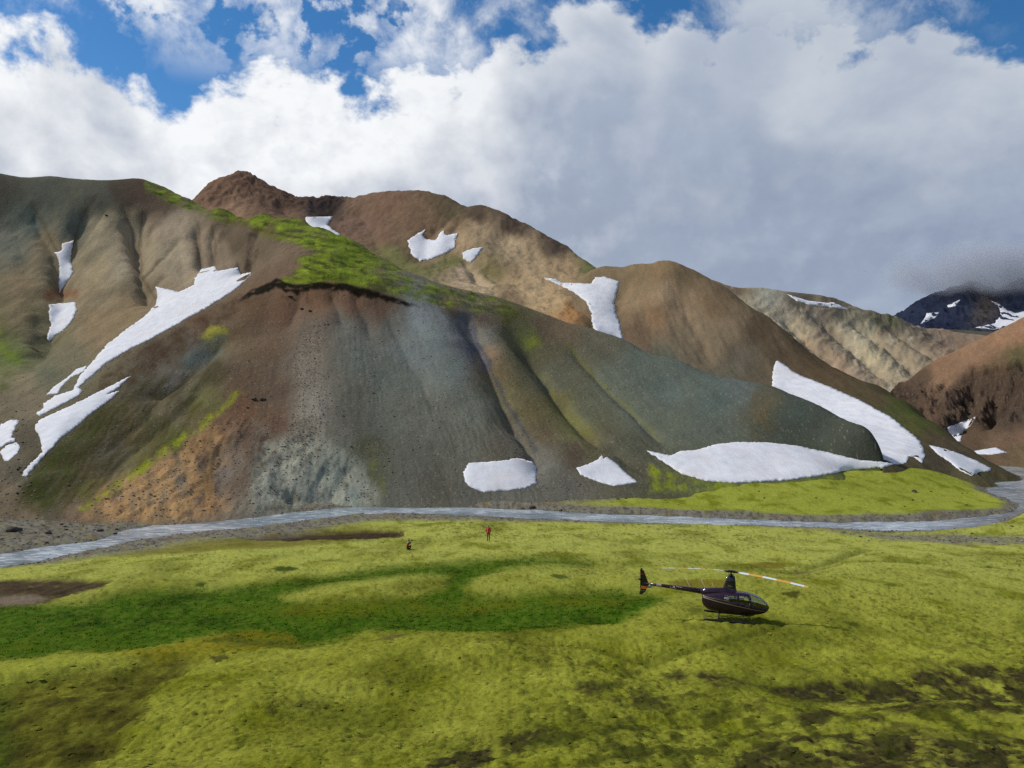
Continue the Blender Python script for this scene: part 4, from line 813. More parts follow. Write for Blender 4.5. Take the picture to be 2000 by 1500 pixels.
# ---------- rust coloured hill with dark cliffs on the right
h_crest = [(1742, 776, 352), (1760, 757, 352), (1780, 738, 351), (1830, 702, 346), (1870, 684, 342), (1900, 670, 338), (1950, 645, 334), (2000, 620, 330), (2080, 580, 325), (2200, 530, 315)]
h_pts = [(1755, 795, 336), (1790, 770, 330), (1800, 810, 305), (1840, 740, 330), (1850, 800, 295), (1840, 840, 272), (1900, 720, 320), (1900, 780, 292), (1880, 850, 252), (1950, 690, 320), (1950, 760, 292), (1940, 830, 258), (1920, 868, 240), (1950, 885, 228), (2000, 680, 310), (2000, 760, 280), (2000, 840, 245), (2000, 892, 222), (2100, 700, 280), (2100, 850, 225), (2200, 700, 260), (2200, 900, 190), (1880, 880, 236), (1820, 870, 262), (1780, 850, 290)]
HH = hill_sheet('H', 1700, 2110, 260, rows((235, 330, 110), (330, 428, 190), (428, 560, 12)), h_pts, h_crest, 5.0, back=((25, .4), (80, .5)))
HH.carve([([(1905, 705), (1895, 750), (1880, 800), (1870, 840)], 5, 10), ([(1940, 700), (1945, 750), (1945, 790), (1920, 830)], 5, 10), ([(1990, 690), (1980, 740), (1965, 790), (1950, 830)], 5, 8), ([(1850, 730), (1835, 770), (1820, 810)], 3, 3)])
pxt, pyt = project(HH.X, HH.Y, HH.Z)
rock = smooth(0, 30, pyt - np.interp(pxt, [1740, 1800, 1850, 1900, 1950, 2000, 2100], [740, 735, 745, 705, 700, 690, 680])) * smooth(0, 25, np.interp(pxt, [1740, 1830, 1900, 1950, 2000, 2100], [860, 860, 850, 840, 810, 800]) - pyt)
HH.Z += rock * (4.0 * fbm(HH.X / 14, HH.Y / 24, 4, 271, ridged=True) + 2.6 * fbm(HH.X / 4.5, HH.Y / 4.5, 4, 273, 0.6)) + 0.3 * fbm(HH.X / 6, HH.Y / 6, 3, 275)
h_col = [(2000, 640, (152, 106, 66)), (1950, 660, (152, 108, 68)), (1900, 690, (146, 105, 68)), (1840, 720, (142, 102, 66)), (1800, 740, (92, 72, 52)), (1770, 780, (60, 46, 36)), (1830, 760, (150, 110, 70)), (1850, 780, (112, 86, 64)), (1900, 760, (108, 82, 60)), (1950, 720, (112, 86, 52)),
    (1950, 780, (98, 74, 54)), (1900, 820, (92, 70, 50)), (1980, 760, (66, 54, 36)), (1990, 800, (76, 62, 48)), (1960, 820, (80, 66, 52)), (2000, 850, (124, 90, 60)), (1950, 860, (118, 88, 58)), (1900, 862, (100, 76, 50)), (1820, 800, (128, 92, 62)), (1860, 830, (96, 74, 54)), (1990, 700, (90, 84, 44)), (2000, 885, (112, 92, 56)), (1870, 880, (96, 78, 54))]
m_rust = terrain_mat('rust_hill_rock', 1.1, 0.8, 0.12, 0.30, 0.6, 0.1, 1.0)
def h_hook(px, py, a, b, c):
    rk = smooth(0, 30, py - np.interp(px, [1740, 1800, 1850, 1900, 1950, 2000, 2100], [740, 735, 745, 705, 700, 690, 680])) * smooth(850, 820, py)
    k = smooth(0.05, 0.4, fbm(px / 14, py / 26, 4, 281)) * rk; c = blendc(c, rk * 0.65, (80, 61, 48)); c = blendc(c, k * 0.8, (36, 28, 23)); c = blendc(c, rk * smooth(0.15, 0.5, fbm(px / 5, py / 6, 3, 283)) * 0.5, (120, 100, 82)); return (c.mean(-1, keepdims=True) * 0.15 + c * 0.85) * np.array([1, 0.96, 0.9])
simple_hill('H', HH, h_col, m_rust, (12, 12), 0.22, 9, h_hook, -21)

# ---------- dark plateau, dark dome and far snowy mountain
HP = hill_sheet('P', 1640, 2150, 140, rows((1400, 1960, 40), (1960, 2800, 10)), [(1700, 700, 1300), (1850, 690, 1300), (2000, 700, 1300), (2100, 690, 1300)], [(1640, 640, 1600), (1760, 637, 1600), (1800, 643, 1600), (1850, 643, 1600), (1900, 646, 1600), (2000, 650, 1600), (2150, 650, 1600)], 40, back=((200, .02), (700, .05)))
simple_hill('P', HP, [(1780, 645, (74, 70, 52)), (1850, 648, (70, 68, 54)), (1900, 655, (84, 82, 68)), (2000, 660, (84, 80, 66))], m_pale, (30, 6), 0.25, 6, None, -400)
HD = hill_sheet('D', 1480, 1700, 120, rows((820, 1100, 50)), [(1500, 610, 860), (1600, 615, 860), (1680, 620, 860)], [(1490, 572, 930), (1530, 571, 930), (1570, 575, 930), (1600, 578, 930), (1622, 586, 930), (1640, 598, 930), (1690, 612, 930)], 16, back=((60, .2), (150, .3)))
simple_hill('D', HD, [(1520, 575, (92, 84, 68)), (1580, 578, (88, 74, 54)), (1610, 588, (72, 60, 50)), (1640, 600, (96, 86, 70)), (1550, 590, (120, 104, 80))], m_pale, (30, 8), 0.2, 5, None, -400)
i_crest = [(1700, 650, 3500), (1745, 630, 3500), (1775, 608, 3500), (1800, 592, 3500), (1840, 577, 3500), (1870, 564, 3500), (1905, 560, 3500), (1935, 574, 3500), (1955, 570, 3500), (1980, 556, 3500), (2040, 546, 3500), (2150, 560, 3500)]
i_pts = [(1780, 640, 2900), (1850, 645, 2850), (1920, 648, 2850), (2000, 650, 2850), (2100, 650, 2850), (1820, 615, 3200), (1900, 600, 3250), (1960, 600, 3250), (2040, 590, 3250), (1760, 660, 2700), (1900, 670, 2600), (2050, 670, 2600), (1750, 760, 1750), (1900, 760, 1750), (2100, 760, 1750)]
HI = hill_sheet('I', 1690, 2150, 240, rows((1800, 3000, 20), (3000, 4250, 150), (4250, 5300, 10)), i_pts, i_crest, 40, back=((250, .5), (700, .5)))
HI.Z += 28 * fbm(HI.X / 90, HI.Y / 160, 4, 291, ridged=True) + 8 * fbm(HI.X / 30, HI.Y / 40, 3, 293)
m_far = terrain_mat('far_mountain_haze_tint', 0.9, 0.05, 0.008, 0.2, 5.0, 0.0, 0.05)
simple_hill('I', HI, [(1800, 620, (38, 48, 74)), (1880, 600, (42, 50, 74)), (1925, 605, (76, 68, 66)), (1980, 590, (46, 54, 78)), (1850, 635, (36, 44, 70)), (1960, 640, (42, 52, 76))], m_far, (10, 26), 0.3, 8, None, -600, name='far_mountain')  # blue of the distance haze is put into the rock colour

# ================================================================== SNOW PATCHES
m_snow, T = new_mat('old_snow')
geo = T.add('ShaderNodeNewGeometry'); pos = geo.outputs['Position']
n1 = T.noise(T.vmath('MULTIPLY', pos, (1, 0.6, 1)), 0.5, 5.0, 0.6); n2 = T.noise(T.vmath('ADD', pos, (9, 3, 2)), 0.12, 4.0, 0.55); n3 = T.noise(pos, 4.0, 4.0, 0.6)
cc = T.mix(T.mrange(n1, 0.35, 0.7), (0.70, 0.70, 0.71, 1), (0.60, 0.60, 0.61, 1)); cc = T.mix(T.math('MULTIPLY', T.mrange(n2, 0.5, 0.72), 0.5), cc, (0.64, 0.57, 0.54, 1))
bp = T.add('ShaderNodeBump', {'Strength': 0.5, 'Distance': 0.05, 'Height': n3}); bp2 = T.add('ShaderNodeBump', {'Strength': 0.4, 'Distance': 0.12, 'Height': n1, 'Normal': bp.outputs[0]})
stk = T.noise(T.vmath('MULTIPLY', pos, (1.0, 0.12, 0.12)), 1.1, 5.0, 0.65); cc = T.mix(T.math('MULTIPLY', T.mrange(stk, 0.48, 0.75), 0.45), cc, (0.50, 0.50, 0.52, 1))
out_bsdf(T, Base_Color=cc, Roughness=0.8, Specular_IOR_Level=0.2, Normal=bp2.outputs[0])

def rough_outline(poly, step, amp, seed):
    P = np.array(poly, float); out = []
    for i in range(len(P)):
        a, b = P[i], P[(i + 1) % len(P)]; n = max(1, int(np.hypot(*(b - a)) / step))
        for k in range(n):
            q = a + (b - a) * k / n
            out.append((q[0] + 1.1 * amp * float(fbm(np.array([q[0] / 5.0]), np.array([q[1] / 5.0]), 4, seed)[0]) * 2.2, q[1] + 1.0 * amp * float(fbm(np.array([q[0] / 5.0]), np.array([q[1] / 5.0]), 4, seed + 50)[0])))
    return out

def snow_mesh(polys, keys, step, amp, thick, lims, seed):
    Vs = []; Fs = []; off = 0
    for ip, poly in enumerate(polys):
        kk_ = keys[ip] if isinstance(keys[0], list) else keys
        ol = rough_outline(poly, step, amp, seed); n = len(ol); A = np.array(ol)
        gx, gy = np.meshgrid(np.arange(A[:, 0].min(), A[:, 0].max(), step * 1.6), np.arange(A[:, 1].min(), A[:, 1].max(), step * 1.1)); gx = gx.ravel(); gy = gy.ravel()
        d = poly_sd(gx, gy, ol, 5); k = d > step * 0.5
        pts = [Vector(p) for p in ol] + [Vector((a, b)) for a, b in zip(gx[k], gy[k])]
        v2, _, f2, *_ = geometry.delaunay_2d_cdt(pts, [], [list(range(n))], 1, 1e-4)
        q = np.array([(v.x, v.y) for v in v2]); best = np.full((len(q), 3), np.nan); br = np.full(len(q), 1e9)
        for kx in kk_:
            if kx not in SHEETS: continue
            h = SHEETS[kx].cast(q[:, 0], q[:, 1], *lims); r_ = np.hypot(h[:, 0], h[:, 1]); m_ = ~np.isnan(r_) & (r_ < br)
            best[m_] = h[m_]; br[m_] = r_[m_]
        ok = ~np.isnan(best[:, 0])
        if not ok.any(): continue
        dd = poly_sd(q[:, 0], q[:, 1], ol, 5); prof = np.clip(np.maximum(dd, 0) / (step * 4), 0, 1) ** 0.6
        # hug the slope, a little proud of it, leaning towards up/front like melting snow
        nrm = np.array([0, -0.35, 0.94]); thick *= 0.6; top = best + nrm[None] * (thick * (0.30 + 0.70 * prof))[:, None]
        low = best - nrm[None] * thick * 0.8
        fs = [f for f in f2 if all(ok[i] for i in f)]
        if lims == (None, None):
            fs = [f for f in fs if np.ptp(br[list(f)]) < 0.12 * br[f[0]]]
        lab_ = list(range(len(q)))
        def find(i):
            while lab_[i] != i: lab_[i] = lab_[lab_[i]]; i = lab_[i]
            return i
        for f in fs:
            for i_ in f[1:]: lab_[find(i_)] = find(f[0])
        tally = {}
        for f in fs: tally[find(f[0])] = tally.get(find(f[0]), 0) + 1
        if tally: bg_ = max(tally, key=tally.get); fs = [f for f in fs if find(f[0]) == bg_]
        N = len(q); cnt = {}
        for f in fs:
            for a, b in zip(f, f[1:] + f[:1]): cnt[(a, b)] = cnt.get((a, b), 0) + 1
        rim = [(a, b) for (a, b) in cnt if (b, a) not in cnt]
        V = np.concatenate([top, low]); V[np.isnan(V)] = 0
        Fs += [[i + off for i in f] for f in fs] + [[b + off, a + off, a + N + off, b + N + off] for a, b in rim]
        Vs.append(V); off += 2 * N
    V = np.concatenate(Vs); used = sorted({i for f in Fs for i in f}); rm = {o: i for i, o in enumerate(used)}
    me = bpy.data.meshes.new('snow'); me.from_pydata([tuple(V[i]) for i in used], [], [[rm[i] for i in f] for f in Fs]); me.update()
    me.polygons.foreach_set('use_smooth', np.ones(len(me.polygons), bool))
    bm = bmesh.new(); bm.from_mesh(me); flat_ = [v for v in bm.verts if all(len(f.verts) == 3 for f in v.link_faces)]
    for _ in range(6): bmesh.ops.smooth_vert(bm, verts=flat_, factor=0.5, use_axis_x=True, use_axis_y=True, use_axis_z=True)
    bmesh.ops.recalc_face_normals(bm, faces=bm.faces); bm.to_mesh(me); bm.free()
    return me

NO = (None, None)
SNOW = [
    ('thin forked snow tongue high in the left hill gully', [[(122, 477), (143, 470), (138, 500), (142, 535), (128, 555), (116, 572), (113, 560), (118, 520), (108, 494), (120, 492)]], ['M1'], 3, 2, 1.1, NO),
    ('small wedge of snow below the forked tongue on the left hill', [[(95, 596), (146, 591), (150, 607), (135, 635), (98, 666), (91, 664), (100, 635), (97, 615)]], ['M1'], 3, 2, 1.0, NO),
    ('large white snowfield filling the diagonal gully left of the green spur', [[(304, 561), (330, 566), (350, 571), (378, 557), (381, 543), (395, 526), (420, 521), (424, 530), (464, 523), (470, 537), (492, 532), (487, 541), (469, 558), (437, 581), (402, 602), (350, 631), (297, 661), (245, 687), (210, 708), (182, 733), (154, 757), (161, 764), (154, 773), (133, 785), (77, 813), (72, 808), (84, 799), (86, 789), (105, 775), (143, 763), (150, 747), (157, 733), (171, 719), (182, 705), (198, 687), (210, 673), (245, 645), (280, 621), (304, 596), (308, 579)]], ['M1'], 3.2, 2.2, 0.8, NO),
    ('narrow crescent of snow beside the foot of the gully snowfield', [[(169, 715), (150, 721), (129, 740), (105, 756), (91, 771), (113, 769), (121, 754), (139, 737), (163, 727)]], ['M1'], 2.5, 1.2, 0.4, NO),
    ('long pointed snow strip on the lower left flank beside dark moss', [[(255, 735), (243, 746), (231, 757), (206, 773), (234, 764), (210, 785), (175, 810), (155, 828), (133, 845), (117, 857), (101, 876), (85, 892), (64, 916), (51, 932), (44, 929), (51, 916), (67, 900), (83, 884), (80, 863), (76, 851), (68, 839), (69, 831), (80, 820), (107, 807), (133, 796), (160, 783), (187, 769), (221, 752)]], ['M1'], 3, 2, 0.7, NO),
    ('ragged snow patch cut by the left edge of the view', [[(-40, 845), (0, 831), (22, 820), (37, 822), (25, 845), (22, 855), (30, 857), (27, 862), (14, 865), (6, 873), (-40, 882)]], ['M1'], 3, 2, 0.5, NO),
    ('small rounded snow lump under the ragged left edge patch', [[(0, 884), (12, 871), (32, 865), (39, 872), (35, 885), (18, 900), (8, 900), (4, 890)]], ['M1'], 2.5, 1.5, 0.5, NO),
    ('snow patch in the dark saddle between the brown peaks', [[(597, 425), (650, 424), (640, 440), (652, 452), (665, 458), (664, 480), (600, 466)]], ['M2'], 3, 1.5, 2.4, NO),
    ('notched snow bowl on the brown and tan mountain', [[(796, 470), (815, 458), (831, 449), (825, 460), (832, 469), (850, 470), (857, 460), (866, 449), (871, 461), (895, 456), (888, 474), (890, 483), (871, 495), (845, 505), (822, 511), (804, 498), (801, 488)]], ['M2'], 3, 1.8, 1.8, NO),
    ('small triangular snow patch right of the notched bowl', [[(902, 495), (920, 487), (942, 484), (933, 498), (927, 506), (920, 513), (905, 506)]], ['M2'], 2.5, 1.5, 1.6, NO),
    ('snow pouring down between the tan slope and the brown cone', [[(1062, 543), (1085, 545), (1100, 553), (1130, 553), (1155, 555), (1163, 542), (1180, 541), (1210, 550), (1205, 570), (1200, 590), (1205, 620), (1213, 640), (1217, 672), (1175, 660), (1158, 640), (1155, 610), (1145, 590), (1120, 570), (1095, 558)]], ['M2', 'C'], 3, 2, 0.8, NO),
    ('broad hook of snow curling round the nose of the grey ridge', [[(1262, 880), (1280, 885), (1310, 890), (1330, 882), (1360, 880), (1400, 868), (1440, 864), (1500, 865), (1560, 872), (1620, 885), (1680, 900), (1722, 903), (1745, 906), (1730, 912), (1660, 918), (1600, 930), (1540, 938), (1440, 943), (1380, 940), (1330, 925), (1300, 905)],
        [(1508, 760), (1510, 720), (1517, 704), (1530, 712), (1552, 728), (1575, 738), (1620, 755), (1680, 782), (1740, 815), (1790, 855), (1800, 868), (1808, 890), (1800, 905), (1785, 893), (1775, 890), (1770, 905), (1740, 908), (1700, 912), (1690, 900), (1700, 870), (1680, 845), (1630, 815), (1570, 785)]], [['M1', 'C'], ['C']], 3.2, 2.2, 0.7, NO),
    ('snow strip lying beside the river bend below the brown shoulder', [[(1814, 870), (1835, 874), (1870, 885), (1905, 899), (1936, 915), (1930, 921), (1915, 921), (1897, 930), (1872, 917), (1855, 902), (1832, 887)]], ['C'], 2.5, 1.5, 0.5, NO),
    ('snow wedge under the dark cliffs of the rust coloured hill', [[(1838, 840), (1870, 828), (1906, 814), (1895, 832), (1880, 845), (1876, 862), (1868, 862)]], ['H'], 2.5, 1.5, 0.6, NO),
    ('thin snow sliver near the river at the right edge', [[(1903, 881), (1945, 874), (1967, 884), (1940, 888), (1910, 887)]], ['H'], 2.5, 1.0, 0.4, NO),
    ('squarish isolated snow patch near the river under grey scree', [[(906, 922), (915, 905), (950, 903), (985, 900), (1010, 895), (1040, 903), (1049, 915), (1046, 945), (1028, 954), (1000, 957), (945, 962), (920, 952), (907, 940)]], ['M1'], 3, 2.2, 0.5, NO),
    ('small snow patch with a pointed top right of the squarish one', [[(1125, 915), (1150, 907), (1165, 900), (1176, 888), (1180, 897), (1185, 893), (1202, 903), (1215, 917), (1246, 943), (1200, 950), (1160, 938), (1135, 928)]], ['M1'], 3, 2.2, 0.5, NO),
    ('thin snow line below the dark dome on the pale hills', [[(1538, 575), (1556, 581), (1580, 588), (1615, 592), (1628, 591), (1658, 605), (1620, 600), (1580, 595), (1555, 587)]], ['D', 'G'], 2.5, 0.8, 1.2, NO),
    ('snow streak on the left shoulder of the far dark mountain', [[(1810, 612), (1835, 610), (1825, 622), (1798, 633), (1806, 622)]], ['I'], 2.5, 0.5, 6.0, NO),
    ('small snow spot high on the far mountain under the cloud', [[(1850, 597), (1876, 585), (1866, 598), (1853, 600)]], ['I'], 2.5, 1.5, 6.0, NO),
    ('wide snow slope on the right side of the far mountain', [[(1935, 588), (1950, 598), (1956, 616), (1942, 632), (1905, 640), (1930, 643), (2030, 640), (2060, 620), (2060, 600), (2010, 606), (1985, 612), (1968, 606), (1952, 594)]], ['I'], 2.5, 2.0, 6.0, NO)]
for i, (lab, polys, keys, step, amp, th, lims) in enumerate(SNOW):
    o = link('snow_patch', snow_mesh(polys, keys, step, amp, th, lims, 400 + i * 7), m_snow)
    tag(o, lab, 'snow patch', 'snow patches on the slopes')

# ================================================================== HELICOPTER
def bm_mesh(name, bm, smooth_=True):
    bmesh.ops.recalc_face_normals(bm, faces=bm.faces)
    me = bpy.data.meshes.new(name); bm.to_mesh(me); bm.free()
    if smooth_: me.polygons.foreach_set('use_smooth', np.ones(len(me.polygons), bool))
    me.update(); return me

def tube_bm(bm, pts, rad, seg=10, cap=True):
    """round bar through points; rad one number or a list"""
    pts = [Vector(p) for p in pts]; rads = rad if isinstance(rad, (list, tuple)) else [rad] * len(pts); rings = []
    for i, p in enumerate(pts):
        d = (pts[min(i + 1, len(pts) - 1)] - pts[max(i - 1, 0)]).normalized()
        a = d.orthogonal() if i == 0 else (rings_a - d * rings_a.dot(d))
        a = a.normalized(); rings_a = a; b = d.cross(a)
        rings.append([bm.verts.new(p + (a * math.cos(t) + b * math.sin(t)) * rads[i]) for t in [2 * math.pi * k / seg for k in range(seg)]])
    for r0, r1 in zip(rings, rings[1:]):
        for k in range(seg): bm.faces.new((r0[k], r0[(k + 1) % seg], r1[(k + 1) % seg], r1[k]))
    if cap: bm.faces.new(rings[0][::-1]); bm.faces.new(rings[-1])
    return bm

def slab_bm(bm, outline, thick, axis='y', y0=0.0, taper=None):
    """flat plate: outline in x,z; thickness along y"""
    a = [bm.verts.new((x, y0 - thick / 2, z)) for x, z in outline]; b = [bm.verts.new((x, y0 + thick / 2, z)) for x, z in outline]
    bm.faces.new(a); bm.faces.new(b[::-1]); n = len(a)
    for i in range(n): bm.faces.new((a[i], b[i], b[(i + 1) % n], a[(i + 1) % n]))
    return bm

m_paint = plain_mat('aubergine_paint', (0.022, 0.006, 0.019), 0.25, 0.0, 0.45, 0.3, 0.25, 3.0)
m_black = plain_mat('black_paint', (0.008, 0.008, 0.009), 0.35, 0.0, 0.3, 0.5, 0.2, 8.0)
m_blkmetal = plain_mat('dark_metal', (0.02, 0.02, 0.022), 0.45, 0.6, 0.0, 0.5, 0.3, 15.0)
m_gold = plain_mat('gold_stripe', (0.30, 0.24, 0.17), 0.4, 0.0, 0.3, 0.5, 0.1, 9.0)
m_orange = plain_mat('orange_paint', (0.75, 0.20, 0.02), 0.45, 0, 0, 0.5, 0.12, 7.0)
m_blade_or = plain_mat('blade_orange', (0.72, 0.36, 0.05), 0.45, 0, 0, 0.5, 0.12, 7.0)
m_blade_wh = plain_mat('blade_white', (0.72, 0.74, 0.76), 0.4, 0, 0, 0.5, 0.08, 7.0)
m_redband = plain_mat('dark_red_band', (0.16, 0.012, 0.03), 0.45, 0, 0, 0.5, 0.1, 7.0)
m_white = plain_mat('white_letters', (0.55, 0.53, 0.52), 0.5, 0, 0, 0.5, 0.1, 7.0)
m_ant = plain_mat('cream_antenna', (0.6, 0.58, 0.45), 0.5, 0, 0, 0.5, 0.1, 7.0)
m_seat = plain_mat('seat_leather', (0.02, 0.018, 0.017), 0.6, 0, 0, 0.4, 0.3, 12.0)
m_glass, T = new_mat('cabin_glass')
fr = T.add('ShaderNodeFresnel', {'IOR': 1.5}); tcn = T.add('ShaderNodeTexCoord'); nn = T.noise(tcn.outputs['Object'], 2.0, 2.0)
tr = T.add('ShaderNodeBsdfTransparent', {'Color': T.mix(nn, (0.62, 0.66, 0.64, 1), (0.72, 0.75, 0.73, 1))}); gl = T.add('ShaderNodeBsdfGlossy', {'Roughness': 0.03, 'Color': (1, 1, 1, 1)})
mxs = T.add('ShaderNodeMixShader', {0: T.math('MULTIPLY', T.math('ADD', fr.outputs[0], 0.04), 1.3, clamp=True), 1: tr.outputs[0], 2: gl.outputs[0]})
T.add('ShaderNodeOutputMaterial', {'Surface': mxs.outputs[0]})

hx, hy = ground.cast([1426], [1211])[0][:2]
HB = math.radians(-15.0)                                 # heading: nose to the right and slightly towards the viewer
# find the height of the ground under the skids
hz_ = max(gz_at(hx + math.cos(HB) * u - math.sin(HB) * v, hy + math.sin(HB) * u + math.cos(HB) * v) for u in np.linspace(-1.7, 1.6, 12) for v in (-1.09, 1.09))
heli = empty('helicopter', (hx, hy, hz_ - 0.03), HB)
heli.rotation_euler = (math.radians(0.5), math.radians(1.6), HB); heli.scale = (0.96, 0.96, 0.96)
tag(heli, 'dark aubergine four seat helicopter parked on the moss', 'helicopter')

XS = [-1.92, -1.85, -1.7, -1.45, -1.1, -0.7, -0.3, 0.1, 0.5, 0.9, 1.3, 1.6, 1.85, 2.05, 2.22, 2.36, 2.46, 2.53, 2.56]
TOPZ = [1.56, 1.60, 1.64, 1.70, 1.77, 1.84, 1.89, 1.915, 1.92, 1.91, 1.86, 1.78, 1.68, 1.57, 1.46, 1.34, 1.22, 1.11, 1.04]
BOTZ = [0.98, 0.84, 0.66, 0.52, 0.46, 0.43, 0.41, 0.40, 0.40, 0.41, 0.43, 0.46, 0.50, 0.55, 0.61, 0.69, 0.78, 0.88, 0.96]
HALF = [0.34, 0.42, 0.48, 0.55, 0.61, 0.65, 0.67, 0.68, 0.68, 0.67, 0.65, 0.61, 0.56, 0.49, 0.41, 0.31, 0.21, 0.11, 0.03]
EXPN = 3.0
def fus(x): return np.interp(x, XS, TOPZ), np.interp(x, XS, BOTZ), np.interp(x, XS, HALF)
def side_y(x, z):
    t, b, w = fus(x); q = min(0.999, abs((z - (t + b) / 2) / ((t - b) / 2))); return w * (1 - q ** EXPN) ** (1 / EXPN)
def ring_pt(x, th):
    t, b, w = fus(x); zc, h = (t + b) / 2, (t - b) / 2; c, s = math.cos(th), math.sin(th)
    return (x, w * math.copysign(abs(c) ** (2 / EXPN), c), zc + h * math.copysign(abs(s) ** (2 / EXPN), s))
NXF, NTF = 96, 72
xg = np.interp(np.linspace(0, 1, NXF), np.linspace(0, 1, len(XS)), XS); xg = np.sort(np.concatenate([xg]))
def inside(p, poly):
    x, z = p; r = False; j = len(poly) - 1
    for i in range(len(poly)):
        if (poly[i][1] > z) != (poly[j][1] > z) and x < (poly[j][0] - poly[i][0]) * (z - poly[i][1]) / (poly[j][1] - poly[i][1]) + poly[i][0]: r = not r
        j = i
    return r
WINDOWS = {'door_window': [(0.50, 1.28), (1.20, 1.20), (1.34, 1.30), (1.10, 1.72), (0.56, 1.76)], 'rear_window': [(-0.52, 1.36), (0.38, 1.30), (0.40, 1.74), (-0.40, 1.72)]}
SHIELD = [(1.46, 1.16), (2.30, 1.02), (2.54, 1.08), (2.42, 1.34), (1.98, 1.70), (1.40, 1.95), (1.20, 1.95), (1.30, 1.62)]
body = bmesh.new(); panes = {'windshield_r': bmesh.new(), 'windshield_l': bmesh.new(), **{k + s: bmesh.new() for k in WINDOWS for s in ('_r', '_l')}}
for i in range(NXF - 1):
    for k in range(NTF):
        t0, t1_ = 2 * math.pi * k / NTF, 2 * math.pi * (k + 1) / NTF
        q = [ring_pt(xg[i], t0), ring_pt(xg[i + 1], t0), ring_pt(xg[i + 1], t1_), ring_pt(xg[i], t1_)]
        c = [sum(v[j] for v in q) / 4 for j in range(3)]; tgt = body; sd_ = '_l' if c[1] > 0 else '_r'
        for nme, pl in WINDOWS.items():
            if abs(c[1]) > 0.2 and inside((c[0], c[2]), pl): tgt = panes[nme + sd_]
        if inside((c[0], c[2]), SHIELD) and abs(c[1]) > 0.035: tgt = panes['windshield' + sd_]
        tgt.faces.new([tgt.verts.new(v) for v in q])
for ring_x, rev in ((xg[0], 1), (xg[-1], 0)):
    vs_ = [body.verts.new(ring_pt(ring_x, 2 * math.pi * k / NTF)) for k in range(NTF)]; body.faces.new(vs_[::-1] if rev else vs_)
for b_ in [body] + list(panes.values()): bmesh.ops.remove_doubles(b_, verts=b_.verts, dist=0.0008)
fz = link('fuselage', bm_mesh('fuselage', body), m_paint, heli)
sol = fz.modifiers.new('shell', 'SOLIDIFY'); sol.thickness = 0.025; sol.offset = -1
for nme, b_ in panes.items(): link(nme.rsplit('_', 1)[0], bm_mesh(nme, b_), m_glass, heli)

# fairing ridge: engine cowling hump behind the cabin, boom, mast
b_ = bmesh.new(); tube_bm(b_, [(0.30, 0, 1.86), (-0.2, 0, 1.86), (-0.9, 0, 1.78), (-1.5, 0, 1.72), (-2.05, 0, 1.72)], [0.12, 0.26, 0.29, 0.26, 0.20], 20); link('engine_cowling', bm_mesh('engine_cowling', b_), m_paint, heli)
b_ = bmesh.new(); tube_bm(b_, [(-1.9, 0, 1.715), (-3.0, 0, 1.77), (-4.5, 0, 1.845), (-6.05, 0, 1.92)], [0.195, 0.165, 0.125, 0.075], 18); boom = link('tail_boom', bm_mesh('tail_boom', b_), m_paint, heli)
b_ = bmesh.new(); tube_bm(b_, [(-4.75, 0, 1.857), (-5.1, 0, 1.874)], [0.121, 0.112], 18, False); link('boom_placard', bm_mesh('boom_placard', b_), plain_mat('placard_pink', (0.36, 0.26, 0.26), 0.5), boom)
def air_ring(xc, chord, hw, z, n=20):
    pts = []
    for k in range(n):
        t = 2 * math.pi * k / n; u = math.cos(t); pts.append((xc + chord / 2 * u, hw * math.sin(t) * (0.55 + 0.45 * (1 + u) / 2), z))
    return pts
b_ = bmesh.new(); rings = [[b_.verts.new(p) for p in air_ring(*a)] for a in [(-0.18, 1.30, 0.30, 1.82), (-0.12, 1.02, 0.20, 1.98), (-0.08, 0.86, 0.15, 2.16), (-0.03, 0.68, 0.12, 2.55), (0.0, 0.50, 0.10, 2.96)]]
for r0, r1 in zip(rings, rings[1:]):
    for k in range(20): b_.faces.new((r0[k], r0[(k + 1) % 20], r1[(k + 1) % 20], r1[k]))
b_.faces.new(rings[-1]); link('mast_fairing', bm_mesh('mast_fairing', b_), m_black, heli)
b_ = bmesh.new(); tube_bm(b_, [(0, 0, 2.92), (0, 0, 3.30)], 0.055, 12); tube_bm(b_, [(0, 0, 3.00), (0, 0, 3.05)], 0.17, 16); tube_bm(b_, [(0, 0, 3.28), (0, 0, 3.34)], 0.09, 12)
link('rotor_mast', bm_mesh('rotor_mast', b_), m_blkmetal, heli)
RB = math.radians(-11.0)
hub = empty('main_rotor', (0, 0, 3.24), RB); hub.parent = heli
b_ = bmesh.new(); tube_bm(b_, [(-0.42, 0, 0), (-0.2, 0, 0.02), (0.2, 0, 0.02), (0.42, 0, 0)], [0.05, 0.085, 0.085, 0.05], 12)
for s_ in (-1, 1): tube_bm(b_, [(s_ * 0.16, 0.16, -0.22), (s_ * 0.22, 0.13, 0.0)], 0.018, 8)
link('rotor_hub', bm_mesh('rotor_hub', b_), m_blkmetal, hub)
BAND = [(0.38, 0.52, 0), (0.52, 1.20, 1), (1.20, 2.12, 2), (2.12, 3.02, 1), (3.02, 3.94, 2), (3.94, 4.80, 1), (4.80, 5.03, 2)]
